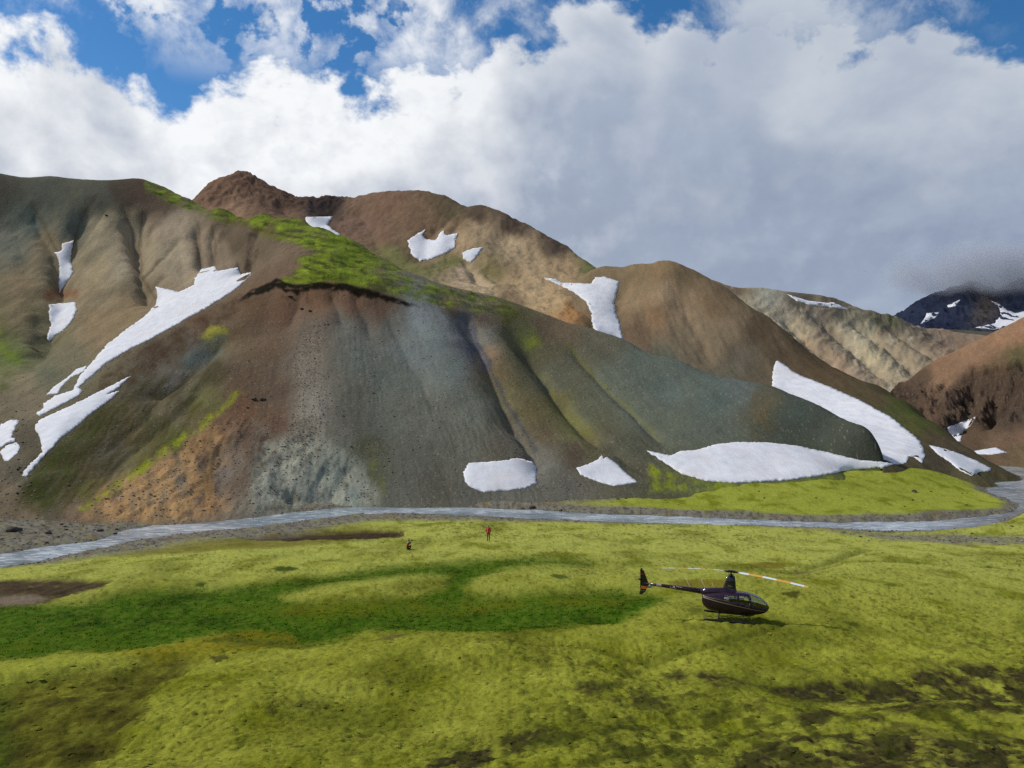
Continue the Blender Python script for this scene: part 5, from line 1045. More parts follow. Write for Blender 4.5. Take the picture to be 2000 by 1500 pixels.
for s_ in (1, -1):
    b_ = bmesh.new()
    for r0, r1, mi in BAND:
        n = max(1, int((r1 - r0) / 0.22)); prev = None
        for i in range(n + 1):
            r_ = r0 + (r1 - r0) * i / n; dz_ = 0.03 - 0.40 * (r_ / 5.03) ** 1.7; ch = 0.27 if r_ > 0.6 else 0.12
            sec = [(0.30 * ch, 0), (0.10 * ch, 0.018), (-0.25 * ch, 0.014), (-0.70 * ch, 0.0), (-0.25 * ch, -0.008), (0.10 * ch, -0.010)]
            cur = [b_.verts.new((s_ * r_, s_ * c_, z_ + dz_ + (0.20 if s_ > 0 else -0.10) * s_ * c_)) for c_, z_ in sec]
            if prev:
                for k in range(6): f_ = b_.faces.new((prev[k], prev[(k + 1) % 6], cur[(k + 1) % 6], cur[k])); f_.material_index = mi
            else:
                f_ = b_.faces.new(cur); f_.material_index = mi
            prev = cur
        f_ = b_.faces.new(prev); f_.material_index = mi
    link('rotor_blade', bm_mesh('rotor_blade', b_, False), [m_blkmetal, m_blade_wh, m_blade_or], hub)
# tail fin, stabiliser, tail rotor
b_ = bmesh.new(); slab_bm(b_, [(-5.62, 1.88), (-5.72, 2.10), (-6.02, 2.84), (-6.28, 2.86), (-6.24, 2.55), (-6.16, 1.96), (-6.14, 1.84)], 0.05); bmesh.ops.bevel(b_, geom=b_.edges[:], offset=0.012, segments=1)
fin = link('upper_fin', bm_mesh('upper_fin', b_, False), m_black, heli)
b_ = bmesh.new(); slab_bm(b_, [(-5.875, 2.50), (-5.93, 2.64), (-6.25, 2.64), (-6.235, 2.50)], 0.056); link('fin_band', bm_mesh('fin_band', b_, False), m_redband, fin)
b_ = bmesh.new(); slab_bm(b_, [(-5.66, 1.88), (-6.14, 1.86), (-6.20, 1.60), (-6.28, 1.12), (-6.10, 1.10), (-5.86, 1.34), (-5.74, 1.62)], 0.05); bmesh.ops.bevel(b_, geom=b_.edges[:], offset=0.012, segments=1)
lfin = link('lower_fin', bm_mesh('lower_fin', b_, False), m_black, heli)
b_ = bmesh.new(); slab_bm(b_, [(-5.72, 1.70), (-6.175, 1.73), (-6.215, 1.52), (-5.775, 1.52)], 0.056); link('fin_band', bm_mesh('fin_band', b_, False), m_orange, lfin)
b_ = bmesh.new(); slab_bm(b_, [(-5.86, 1.41), (-6.20, 1.41), (-6.21, 1.36), (-5.88, 1.36)], 0.056); link('fin_lettering', bm_mesh('fin_lettering', b_, False), plain_mat('grey_letters', (0.12, 0.12, 0.13), 0.5), lfin)
b_ = bmesh.new()
pts_ = [(-5.30, -0.05), (-5.62, -0.05), (-5.70, -0.92), (-5.42, -0.92)]
lo_ = [b_.verts.new((x, y, 1.845)) for x, y in pts_]; up_ = [b_.verts.new((x, y, 1.885)) for x, y in pts_]; b_.faces.new(lo_); b_.faces.new(up_[::-1])
for k in range(4): b_.faces.new((lo_[k], up_[k], up_[(k + 1) % 4], lo_[(k + 1) % 4]))
link('stabiliser', bm_mesh('stabiliser', b_, False), m_black, heli)
trot = empty('tail_rotor', (-6.22, 0.16, 2.18)); trot.parent = heli
b_ = bmesh.new(); tube_bm(b_, [(0, -0.16, 0), (0, 0.14, 0)], [0.09, 0.055], 12); tube_bm(b_, [(-0.16, -0.16, 0), (0.1, -0.16, 0)], [0.06, 0.08], 10); link('gearbox', bm_mesh('gearbox', b_), m_blkmetal, trot)
for s_ in (1, -1):
    b_ = bmesh.new(); slab_bm(b_, [(-0.06, s_ * 0.08), (0.06, s_ * 0.08), (0.09, s_ * 0.73), (-0.05, s_ * 0.73)], 0.016, y0=0.10); link('rotor_blade', bm_mesh('tail_blade', b_, False), m_blkmetal, trot)
b_ = bmesh.new(); tube_bm(b_, [(-5.95, 0.0, 1.80), (-6.2, 0, 1.34), (-6.5, 0, 1.15)], 0.014, 6)
# skids and struts
for s_ in (-1, 1):
    bs = bmesh.new(); tube_bm(bs, [(-1.78, s_ * 1.09, 0.10), (-1.5, s_ * 1.09, 0.065), (0, s_ * 1.09, 0.065), (1.35, s_ * 1.09, 0.065), (1.56, s_ * 1.09, 0.10), (1.74, s_ * 1.09, 0.22)], [0.06, 0.078, 0.078, 0.078, 0.068, 0.05], 10)
    sk = link('skid', bm_mesh('skid', bs), m_blkmetal, heli)
    for x_ in (-0.78, 0.86):
        bs = bmesh.new(); tube_bm(bs, [(x_ * 0.9, s_ * 0.45, 0.50), (x_, s_ * 0.84, 0.38), (x_, s_ * 1.07, 0.09)], [0.05, 0.042, 0.036], 10); link('strut', bm_mesh('strut', bs), m_blkmetal, heli)
b_.free()
# gold stripe on both flanks, door gaps, lettering
for s_ in (-1, 1):
    bs = bmesh.new()
    for x0, x1, za, zb, w_ in ((-1.86, 2.30, 1.42, 0.80, 0.020), (-1.86, -0.15, 1.50, 1.335, 0.010)):
        prev = None
        for i in range(49):
            x = x0 + (x1 - x0) * i / 48; u_ = i / 48; zc = za + (zb - za) * (u_ ** 0.92); ww = w_ * (1.9 - 1.3 * u_)
            row = [bs.verts.new((x, s_ * (side_y(x, zc + d_) + 0.006), zc + d_)) for d_ in (-ww, 0, ww)]
            if prev:
                for k in range(2): bs.faces.new((prev[k], prev[k + 1], row[k + 1], row[k]))
            prev = row
    st_ = link('side_stripe', bm_mesh('side_stripe', bs), m_gold, heli)
    for x_, z0, z1 in ((0.44, 0.72, 1.80), (-0.60, 0.80, 1.74)):
        bs = bmesh.new(); prev = None
        for i in range(14):
            z = z0 + (z1 - z0) * i / 13; row = [bs.verts.new((x_ + d_, s_ * (side_y(x_, z) + 0.004), z)) for d_ in (-0.008, 0.008)]
            if prev: bs.faces.new((prev[0], prev[1], row[1], row[0]))
            prev = row
        link('door_seam', bm_mesh('door_seam', bs), m_black, heli)
    bs = bmesh.new(); tube_bm(bs, [(0.58, s_ * (side_y(0.58, 1.12) + 0.02), 1.12), (0.74, s_ * (side_y(0.74, 1.12) + 0.02), 1.12)], 0.016, 6); link('door_handle', bm_mesh('door_handle', bs), m_blkmetal, heli)

def letters(name, txt, size, place, mat, parent):
    cu = bpy.data.curves.new(name, 'FONT'); cu.body = txt; cu.size = size; cu.align_x = 'CENTER'; cu.align_y = 'CENTER'; cu.offset = size * 0.02; cu.resolution_u = 3
    tmp = bpy.data.objects.new(name, cu); COL.objects.link(tmp); dg_ = bpy.context.evaluated_depsgraph_get()
    me = bpy.data.meshes.new_from_object(tmp.evaluated_get(dg_)); bpy.data.objects.remove(tmp)
    for v in me.vertices: v.co = place(v.co.x, v.co.y)
    return link(name, me, mat, parent)
def on_boom(s_):
    def f(u, v):
        x = -3.72 + u * (-s_) * 1.0; zc = 1.77 + (-3.0 - x) * 0.05; r_ = np.interp(x, [-4.5, -3.0, -1.9], [0.125, 0.165, 0.195]) + 0.004; a = (v + 0.02) / r_
        return Vector((x, s_ * r_ * math.cos(a), zc + r_ * math.sin(a)))
    return f
def on_door(x0, z0, s_):
    return lambda u, v: Vector((x0 + u * (-s_), s_ * (side_y(x0 + u * (-s_), z0 + v) + 0.006), z0 + v))
for s_ in (-1, 1):
    letters('registration', 'UR-777', 0.27, on_boom(s_), m_white, boom)
    letters('company_lettering', 'PSS', 0.20, on_door(-0.28, 1.52, s_), m_white, fz)
    bs = bmesh.new(); prev = None
    for i in range(9):
        x = -0.40 + 0.34 * i / 8; row = [bs.verts.new((x, s_ * (side_y(x, z) + 0.006), z)) for z in (1.355, 1.385)]
        if prev: bs.faces.new((prev[0], prev[1], row[1], row[0]))
        prev = row
    link('door_emblem_line', bm_mesh('door_emblem_line', bs), m_gold, fz)
    bs = bmesh.new()
    for z0, xa, xb in ((2.30, -0.22, 0.0), (2.23, -0.20, 0.10)):
        q = [bs.verts.new((x, s_ * (0.155 - 0.03 * abs(x) - 0.02 * (z0 - 2.2)), z)) for x, z in ((xa, z0), (xb, z0), (xb, z0 + 0.035), (xa, z0 + 0.035))]; bs.faces.new(q)
    link('mast_emblem', bm_mesh('mast_emblem', bs), m_gold, heli)
# antennas
for x_, h_, r_ in ((-2.75, 0.62, 0.012), (-1.72, 0.60, 0.012), (-1.12, 0.30, 0.012)):
    bs = bmesh.new(); z0 = 1.90 if x_ < -2 else (1.95 if x_ < -1.3 else 2.04); tube_bm(bs, [(x_, 0, z0 - 0.04), (x_ - 0.02, 0, z0 + 0.05), (x_ - h_ * 0.52, 0, z0 + h_)], [0.035, r_ * 1.4, r_ * 0.7], 8); link('antenna', bm_mesh('antenna', bs), m_ant, heli)
bs = bmesh.new(); tube_bm(bs, [(0.95, 0, 1.90), (0.95, 0, 1.96)], [0.05, 0.03], 12); link('roof_beacon', bm_mesh('roof_beacon', bs), m_white, heli)
# seats, panel
for x_, y_ in ((0.55, 0.32), (0.55, -0.32), (-0.35, 0.32), (-0.35, -0.32)):
    st = empty('seat', (x_, y_, 0.66)); st.parent = heli
    for nm_, sz, lc in (('seat_cushion', (0.48, 0.44, 0.16), (0, 0, 0.18)), ('seat_back', (0.12, 0.44, 0.62), (-0.24, 0, 0.52))):
        bs = bmesh.new(); bmesh.ops.create_cube(bs, size=1.0, matrix=Matrix.Translation(lc) @ Matrix.Diagonal((*sz, 1))); bmesh.ops.bevel(bs, geom=bs.edges[:], offset=0.04, segments=2); link(nm_, bm_mesh(nm_, bs), m_seat, st)
bs = bmesh.new(); bmesh.ops.create_cube(bs, size=1.0, matrix=Matrix.Translation((1.55, 0, 1.0)) @ Matrix.Diagonal((0.25, 0.42, 0.5, 1))); bmesh.ops.bevel(bs, geom=bs.edges[:], offset=0.05, segments=2); link('instrument_panel', bm_mesh('instrument_panel', bs), m_black, heli)

# ================================================================== PEOPLE
m_skin = plain_mat('skin', (0.42, 0.24, 0.17), 0.55, 0, 0, 0.4, 0.1, 30.0)
m_hair = plain_mat('dark_hair', (0.018, 0.013, 0.010), 0.6, 0, 0, 0.4, 0.3, 60.0)
m_red = plain_mat('red_jacket', (0.62, 0.02, 0.03), 0.75, 0, 0, 0.3, 0.25, 9.0)
m_red2 = plain_mat('crimson_jacket', (0.42, 0.012, 0.035), 0.75, 0, 0, 0.3, 0.25, 9.0)
m_greytr = plain_mat('grey_trousers', (0.10, 0.095, 0.085), 0.85, 0, 0, 0.3, 0.25, 9.0)
m_dark = plain_mat('dark_trousers', (0.018, 0.017, 0.018), 0.85, 0, 0, 0.3, 0.3, 9.0)
m_boot = plain_mat('dark_boots', (0.012, 0.011, 0.010), 0.6, 0, 0, 0.4, 0.3, 20.0)
m_pale = plain_mat('pale_stripe', (0.55, 0.52, 0.50), 0.7, 0, 0, 0.3, 0.1, 20.0)

def skin_obj(name, chains, mat, parent=None, root=0, sub=2):
    """one continuous skinned surface grown over joints; chains: lists of (id, pos, radius)"""
    V = []; R = []; E = []; ids = {}
    for ch in chains:
        prev = None
        for nm, p, r in ch:
            if nm not in ids: ids[nm] = len(V); V.append(p); R.append(r)
            if prev is not None and prev != ids[nm]: E.append((prev, ids[nm]))
            prev = ids[nm]
    me = bpy.data.meshes.new(name); me.from_pydata(V, E, []); me.update()
    o = link(name, me, mat, parent); md = o.modifiers.new('Skin', 'SKIN'); md.use_smooth_shade = True
    sv = me.skin_vertices[0].data
    for i, r in enumerate(R): sv[i].radius = r if isinstance(r, tuple) else (r, r); sv[i].use_root = (i == root)
    sb = o.modifiers.new('Subdivision', 'SUBSURF'); sb.levels = sub; sb.render_levels = sub
    return o

def head_shape(o_parent, c, face_dir, mat_hair, mat_hat=None):
    """hair cap, nose, eyes, ears on a head centred at c looking along face_dir (unit, horizontal)"""
    f = Vector(face_dir).normalized(); s = Vector((-f.y, f.x, 0)); c = Vector(c)
    b = bmesh.new(); bmesh.ops.create_icosphere(b, subdivisions=3, radius=1.0)
    for v in list(b.verts):
        if v.co.z < -0.15 + 0.55 * max(0, v.co.x) or v.co.x > 0.72: b.verts.remove(v)
    for v in b.verts: v.co = c + f * (v.co.x * 0.106 - 0.008) + s * (v.co.y * 0.088) + Vector((0, 0, v.co.z * 0.122 + 0.012))
    h = link('hair' if mat_hat is None else 'cap', bm_mesh('hair', b), mat_hat or mat_hair, o_parent); sl = h.modifiers.new('thick', 'SOLIDIFY'); sl.thickness = 0.012
    b = bmesh.new(); tube_bm(b, [c + f * 0.088 + Vector((0, 0, 0.02)), c + f * 0.112 + Vector((0, 0, -0.022)), c + f * 0.092 + Vector((0, 0, -0.034))], [0.009, 0.016, 0.012], 8); link('nose', bm_mesh('nose', b), m_skin, o_parent)
    for k in (-1, 1):
        b = bmesh.new(); bmesh.ops.create_icosphere(b, subdivisions=1, radius=0.011, matrix=Matrix.Translation(c + f * 0.088 + s * k * 0.032 + Vector((0, 0, 0.012)))); link('eye', bm_mesh('eye', b), m_hair, o_parent)
        b = bmesh.new(); bmesh.ops.create_icosphere(b, subdivisions=2, radius=1.0, matrix=Matrix.Translation(c + s * k * 0.088) @ Matrix.Diagonal((0.022, 0.012, 0.032, 1))); link('ear', bm_mesh('ear', b), m_skin, o_parent)
    b = bmesh.new(); tube_bm(b, [c + f * 0.086 - s * 0.024 + Vector((0, 0, -0.062)), c + f * 0.093 + Vector((0, 0, -0.064)), c + f * 0.086 + s * 0.024 + Vector((0, 0, -0.062))], 0.006, 6); link('mouth', bm_mesh('mouth', b), plain_mat('lips', (0.3, 0.1, 0.09), 0.6), o_parent)

def hand(body, tag_, wrist, d, side, curl=0.5):
    """palm and five fingers as chains hanging on the wrist joint"""
    w = Vector(wrist); d = Vector(d).normalized(); side = Vector(side).normalized(); nrm = d.cross(side); ch = []
    pm = w + d * 0.075
    ch.append([(tag_ + 'w', tuple(w), 0.026), (tag_ + 'p', tuple(pm), (0.036, 0.018))])
    for k, (o_, L) in enumerate(((-0.030, 0.066), (-0.010, 0.078), (0.010, 0.074), (0.028, 0.060))):
        a = pm + side * o_ + d * 0.015; m_ = a + d * L * 0.55; e = m_ + (d * (1 - curl) + nrm * curl) * L * 0.5
        ch.append([(tag_ + 'p', tuple(pm), (0.036, 0.018)), (f'{tag_}f{k}a', tuple(a), 0.011), (f'{tag_}f{k}b', tuple(m_), 0.010), (f'{tag_}f{k}c', tuple(e), 0.008)])
    a = w + d * 0.035 + side * 0.036; ch.append([(tag_ + 'w', tuple(w), 0.026), (tag_ + 't1', tuple(a), 0.012), (tag_ + 't2', tuple(a + d * 0.035 + side * 0.018), 0.011), (tag_ + 't3', tuple(a + d * 0.06 + side * 0.016 + nrm * 0.012), 0.009)])
    return ch

# --- standing walker, seen from behind and slightly from the right, facing the mountain
def place_person(px, py, zguess, label):
    x, y = at_z(px, py, zguess); z = gz_at(x, y)
    x, y = at_z(px, py, z); z = gz_at(x, y)
    return x, y, z
x, y, z = place_person(954, 1058, -16.5, '')
J = dict(pel=(0, 0, 0.96), chest=(0.0, 0.02, 1.30), neck=(0.01, 0.03, 1.50), head=(0.015, 0.05, 1.64))
arms = {}
for k, n_ in ((-1, 'l'), (1, 'r')):
    arms[n_] = [(k * 0.20, 0.02, 1.43), (k * 0.285, 0.01, 1.16), (k * 0.24, 0.14, 0.96)]
legs = {'l': [(-0.10, 0, 0.90), (-0.115, 0.02, 0.50), (-0.12, -0.02, 0.09), (-0.13, 0.13, 0.045)], 'r': [(0.10, 0, 0.90), (0.11, 0.05, 0.50), (0.105, 0.02, 0.09), (0.125, 0.17, 0.045)]}
def figure(J, arms, legs, hand_dirs):
    ch = [[('pel', J['pel'], (0.15, 0.105)), ('chest', J['chest'], (0.165, 0.11)), ('neck', J['neck'], 0.055), ('head', J['head'], (0.088, 0.105)), ('crown', tuple(Vector(J['head']) + Vector((0, 0, 0.07))), (0.075, 0.09))]]
    for n_, a in arms.items():
        ch.append([('chest', J['chest'], (0.165, 0.11)), ('sh' + n_, a[0], 0.062), ('el' + n_, a[1], 0.045), ('hand' + n_ + 'w', a[2], 0.026)])
        ch += hand(None, 'hand' + n_, a[2], *hand_dirs[n_])
    for n_, a in legs.items():
        ch.append([('pel', J['pel'], (0.15, 0.105)), ('hip' + n_, a[0], 0.088), ('kn' + n_, a[1], 0.058), ('an' + n_, a[2], 0.04), ('toe' + n_, a[3], (0.04, 0.03))])
    return ch
p1 = skin_obj('person', figure(J, arms, legs, {'l': ((0.1, 0.5, -0.8), (1, 0, 0)), 'r': ((-0.1, 0.5, -0.8), (-1, 0, 0))}), m_skin)
p1.location = (x, y, z - 0.02); p1.rotation_euler = (0, 0, math.radians(14))
tag(p1, 'person in red jacket and grey trousers standing upright near the river', 'person')
skin_obj('jacket', [[('b', (0, 0, 0.86), (0.185, 0.14)), ('c', (0, 0.01, 1.08), (0.175, 0.13)), ('d', (0, 0.02, 1.32), (0.195, 0.14)), ('e', (0.005, 0.025, 1.47), 0.085)]] + [[('d', (0, 0.02, 1.32), (0.195, 0.14)), ('s' + n_, (a[0][0], a[0][1], a[0][2]), 0.088), ('e' + n_, a[1], 0.066), ('w' + n_, tuple(Vector(a[1]).lerp(Vector(a[2]), 0.9)), 0.050)] for n_, a in arms.items()], m_red, p1)
skin_obj('trousers', [[('p', (0, 0, 0.93), (0.155, 0.115))] + [('h' + n_, legs[n_][0], 0.10), ('k' + n_, legs[n_][1], 0.075), ('a' + n_, (legs[n_][2][0], legs[n_][2][1], 0.13), 0.062)] for n_ in ('l', 'r')], m_greytr, p1)
for n_ in ('l', 'r'):
    a = legs[n_]; skin_obj('boot', [[('a', (a[2][0], a[2][1] - 0.02, 0.20), 0.058), ('b', (a[2][0], a[2][1] - 0.02, 0.06), 0.056), ('c', (a[3][0], a[3][1], 0.045), (0.05, 0.04))]], m_boot, p1)
head_shape(p1, J['head'], (0.1, 1, 0), m_hair)
bp_ = bmesh.new()
for k in (-0.11,): tube_bm(bp_, [(k, 0.16, 1.40), (k, 0.03, 1.475), (k - 0.02, -0.125, 1.40), (k - 0.05, -0.16, 1.15), (k - 0.06, -0.135, 0.98)], 0.024, 8)
link('shoulder_stripe', bm_mesh('shoulder_stripe', bp_), m_pale, p1)  # pale stripe over the left shoulder and down the back

# --- crouching photographer, turned to the right
x, y, z = place_person(798, 1074, -16.55, '')
J2 = dict(pel=(-0.10, 0, 0.34), chest=(-0.06, 0, 0.72), neck=(-0.01, 0, 0.93), head=(0.05, 0, 1.06))
arms2 = {'l': [(-0.04, 0.19, 0.86), (0.17, 0.20, 0.74), (0.27, 0.09, 0.95)], 'r': [(-0.04, -0.19, 0.86), (0.17, -0.20, 0.74), (0.27, -0.09, 0.95)]}
legs2 = {'l': [(-0.08, 0.10, 0.32), (0.30, 0.13, 0.46), (0.14, 0.14, 0.09), (0.30, 0.15, 0.045)], 'r': [(-0.08, -0.10, 0.32), (0.22, -0.15, 0.10), (-0.18, -0.14, 0.09), (-0.25, -0.14, 0.05)]}
p2 = skin_obj('person', figure(J2, arms2, legs2, {'l': ((0.5, -0.3, 0.6), (0, 0, 1)), 'r': ((0.5, 0.3, 0.6), (0, 0, 1))}), m_skin)
p2.location = (x, y, z - 0.02); p2.rotation_euler = (0, 0, math.radians(8))
tag(p2, 'person in dark red vest crouching on the moss with camera raised to face', 'person')
skin_obj('jacket', [[('b', (-0.11, 0, 0.28), (0.17, 0.15)), ('d', (-0.07, 0, 0.72), (0.18, 0.145)), ('e', (-0.02, 0, 0.90), 0.085)], [('d', (-0.07, 0, 0.72), (0.18, 0.145)), ('sl', (-0.04, 0.17, 0.85), 0.085)], [('d', (-0.07, 0, 0.72), (0.18, 0.145)), ('sr', (-0.04, -0.17, 0.85), 0.085)]], m_red2, p2)
for n_ in ('l', 'r'):
    a = arms2[n_]; skin_obj('sleeve', [[('s', a[0], 0.074), ('e', a[1], 0.060), ('w', tuple(Vector(a[1]).lerp(Vector(a[2]), 0.85)), 0.044)]], m_dark, p2)
skin_obj('trousers', [[('p', (-0.10, 0, 0.33), (0.15, 0.13))] + [('h' + n_, legs2[n_][0], 0.10), ('k' + n_, legs2[n_][1], 0.078), ('a' + n_, (legs2[n_][2][0], legs2[n_][2][1], 0.12), 0.06)] for n_ in ('l', 'r')], m_dark, p2)
for n_ in ('l', 'r'):
    a = legs2[n_]; skin_obj('boot', [[('a', (a[2][0], a[2][1], 0.15), 0.054), ('b', (a[2][0], a[2][1], 0.06), 0.052), ('c', a[3], (0.045, 0.036))]], m_boot, p2)
head_shape(p2, J2['head'], (1, 0, 0), m_hair)
# the camera it holds
cm = empty('camera_in_hands', (x, y, z - 0.02), math.radians(8)); tag(cm, 'black camera held by the crouching person', 'camera')
bs = bmesh.new(); bmesh.ops.create_cube(bs, size=1.0, matrix=Matrix.Translation((0.305, 0, 1.055)) @ Matrix.Diagonal((0.07, 0.15, 0.10, 1))); bmesh.ops.create_cube(bs, size=1.0, matrix=Matrix.Translation((0.30, 0, 1.115)) @ Matrix.Diagonal((0.06, 0.06, 0.04, 1))); bmesh.ops.bevel(bs, geom=bs.edges[:], offset=0.008, segments=2)
link('camera_body', bm_mesh('camera_body', bs, False), m_boot, cm)
bs = bmesh.new(); tube_bm(bs, [(0.33, 0, 1.05), (0.40, 0, 1.05), (0.49, 0, 1.05)], [0.042, 0.042, 0.046], 16); link('lens', bm_mesh('lens', bs), m_boot, cm)

# ================================================================== BOULDERS AND STONES
def rock_mesh(seed, sub=2):
    b = bmesh.new(); bmesh.ops.create_icosphere(b, subdivisions=sub, radius=1.0); rg = random.Random(seed)
    pl = [(Vector((rg.gauss(0, 1), rg.gauss(0, 1), rg.gauss(0, 1))).normalized(), rg.uniform(0.55, 0.9)) for _ in range(9)]
    for v in b.verts:
        for n_, d_ in pl:
            h_ = v.co.dot(n_)
            if h_ > d_: v.co -= n_ * (h_ - d_)
        v.co *= 1 + 0.10 * float(fbm(np.array([v.co.x * 2 + seed]), np.array([v.co.y * 2 + v.co.z * 1.7]), 2, seed)[0])
        v.co.z *= 0.72
    return bm_mesh('rock', b, False)
m_rock, T = new_mat('dark_boulder'); tcn = T.add('ShaderNodeTexCoord'); n_ = T.noise(tcn.outputs['Object'], 2.5, 5.0, 0.6); oi = T.add('ShaderNodeObjectInfo')
cc = T.mix(T.mrange(n_, 0.3, 0.7), (0.028, 0.025, 0.021, 1), (0.075, 0.066, 0.055, 1)); cc = T.mix(T.math('MULTIPLY', oi.outputs['Random'], 0.5), cc, (0.11, 0.09, 0.07, 1))
bpn = T.add('ShaderNodeBump', {'Distance': 0.1, 'Height': n_}); out_bsdf(T, Base_Color=cc, Roughness=0.9, Specular_IOR_Level=0.2, Normal=bpn.outputs[0])
RM = [rock_mesh(11 + 5 * i) for i in range(5)]
for q in RM: q.materials.append(m_rock)
rg = random.Random(5)
def put_rock(px, py, wpx, label, group, on='G'):
    if on == 'G':
        p_ = ground.cast([px], [py])[0]
        if np.isnan(p_[0]): return
    else:
        p_ = SHEETS[on].cast([px], [py])[0]
        if np.isnan(p_[0]): return
    s_ = wpx / F * math.hypot(p_[0], p_[1]) * 0.5
    o = bpy.data.objects.new('boulder', RM[rg.randrange(5)]); COL.objects.link(o)
    o.location = (p_[0], p_[1], p_[2] + 0.15 * s_); o.scale = (s_, s_ * rg.uniform(0.7, 1.1), s_ * rg.uniform(0.6, 0.95)); o.rotation_euler = (rg.uniform(-.2, .2), rg.uniform(-.2, .2), rg.uniform(0, 6.28))
    tag(o, label, 'rock', group)
put_rock(1039, 992, 17, 'low dark boulder at the water edge in mid river bank', 'boulders along the river')
put_rock(1022, 994, 9, 'smaller rock left of the low dark mid bank boulder', 'boulders along the river')
put_rock(1095, 998, 10, 'flat rock in the shallows right of the mid bank boulder', 'boulders along the river')
put_rock(1207, 975, 9, 'dark rock on the yellow moss right of the gully fan', 'boulders along the river')
put_rock(1222, 974, 7, 'second dark rock just right of the gully fan', 'boulders along the river')
put_rock(1786, 961, 11, 'lone dark rock on the bright far moss field', 'boulders along the river')
put_rock(1118, 961, 9, 'rock at the lower edge of the grey gully fan', 'boulders along the river')
put_rock(1084, 973, 7, 'small rock near the river below the grey fan', 'boulders along the river')
put_rock(195, 1037, 13, 'large dark rock beside the left water channel', 'boulders along the river')
put_rock(28, 1037, 26, 'flat dark rock on the far left stony bank', 'boulders along the river')
put_rock(95, 1043, 15, 'dark angular rock in the middle of the left stony bank', 'boulders along the river')
put_rock(335, 1034, 7, 'single rock standing in the left river reach', 'boulders along the river')
put_rock(497, 781, 13, 'left one of two brown boulders on the scree face', 'boulders on the scree', 'M1')
put_rock(514, 781, 14, 'right one of two brown boulders on the scree face', 'boulders on the scree', 'M1')
put_rock(208, 421, 8, 'tiny black rock high on the tan left hill', 'boulders on the scree', 'M1')
put_rock(590, 604, 9, 'grey stone below the torn turf lip', 'boulders on the scree', 'M1')
put_rock(605, 608, 9, 'dark stone right below the torn turf lip', 'boulders on the scree', 'M1')
put_rock(567, 580, 12, 'wide dark fallen block just under the torn turf lip', 'boulders on the scree', 'M1')
put_rock(1788, 893, 11, 'black rock poking out of the lower end of the snow hook', 'boulders on the scree', 'C')
put_rock(525, 400, 5, 'small dark rock on the green crest skyline', 'boulders on the scree', 'M1')
def scatter(n, box, wr, label, group, on='G', ok=None):
    k = 0
    while k < n:
        a, b = rg.uniform(box[0], box[2]), rg.uniform(box[1], box[3])
        if ok and not ok(a, b): k += 0.2; continue
        put_rock(a, b, rg.uniform(*wr), label, group, on); k += 1
scatter(26, (0, 1022, 240, 1062), (3, 8), 'small stone lying among others on the left stony bank', 'stones on the left bank')
scatter(18, (30, 800, 62, 1000), (3, 7), 'small stone in the debris gully at the left edge', 'stones in the left gully', 'M1')
scatter(22, (1180, 958, 1900, 992), (2.5, 6), 'small dark stone on the far bank moss', 'stones on the far moss')
scatter(16, (1560, 1028, 1990, 1062), (2.5, 6), 'small stone on the near bank gravel at the right', 'stones on the right gravel')
scatter(20, (480, 620, 800, 960), (3, 6), 'small stone lying on the spur scree face', 'stones on the scree face', 'M1')
# gravel too fine to count
def stones_stuff(name, n, sampler, wr, mat, label, sub=1):
    base = [rock_mesh(70 + i, sub) for i in range(3)]; Vb = []; Fb = []
    for q in base:
        v = np.zeros(len(q.vertices) * 3); q.vertices.foreach_get('co', v); f = np.array([list(p.vertices) for p in q.polygons]); Vb.append(v.reshape(-1, 3)); Fb.append(f)
    P = sampler(n); VV = []; FF = []; off = 0
    for p_ in P:
        k = rg.randrange(3); s_ = rg.uniform(*wr) ** 1.0; a = rg.uniform(0, 6.28); c_, s2 = math.cos(a), math.sin(a)
        v = Vb[k] * s_ * np.array([1, rg.uniform(.6, 1), rg.uniform(.5, .9)]); v = np.stack([v[:, 0] * c_ - v[:, 1] * s2, v[:, 0] * s2 + v[:, 1] * c_, v[:, 2]], 1) + np.asarray(p_)[None]
        VV.append(v); FF.append(Fb[k] + off); off += len(v)
    o = link(name, np_mesh(name, np.concatenate(VV), np.concatenate(FF), None, False), mat); tag(o, label, None, None, 'stuff'); return o
def bank_sampler(n):
    out = []
    gi = np.argwhere((m_gr > 0.6) & (rd < 0.6) & (R2 < 240) & (PX > -40) & (PX < 2040))
    pick = gi[RNG.choice(len(gi), n)]
    for i, j in pick: out.append((GX[i, j] + rg.uniform(-.1, .1), GY[i, j] + rg.uniform(-.1, .1), gz[i, j] + 0.02))
    return out
m_pebble, T = new_mat('river_gravel'); geo = T.add('ShaderNodeNewGeometry'); n_ = T.noise(geo.outputs['Position'], 1.7, 2.0, 0.6)
out_bsdf(T, Base_Color=T.mix(T.mrange(n_, 0.3, 0.7), (0.05, 0.046, 0.04, 1), (0.24, 0.22, 0.19, 1)), Roughness=0.9)
stones_stuff('gravel', 2600, bank_sampler, (0.08, 0.26), m_pebble, 'grey gravel strewn along both river banks')

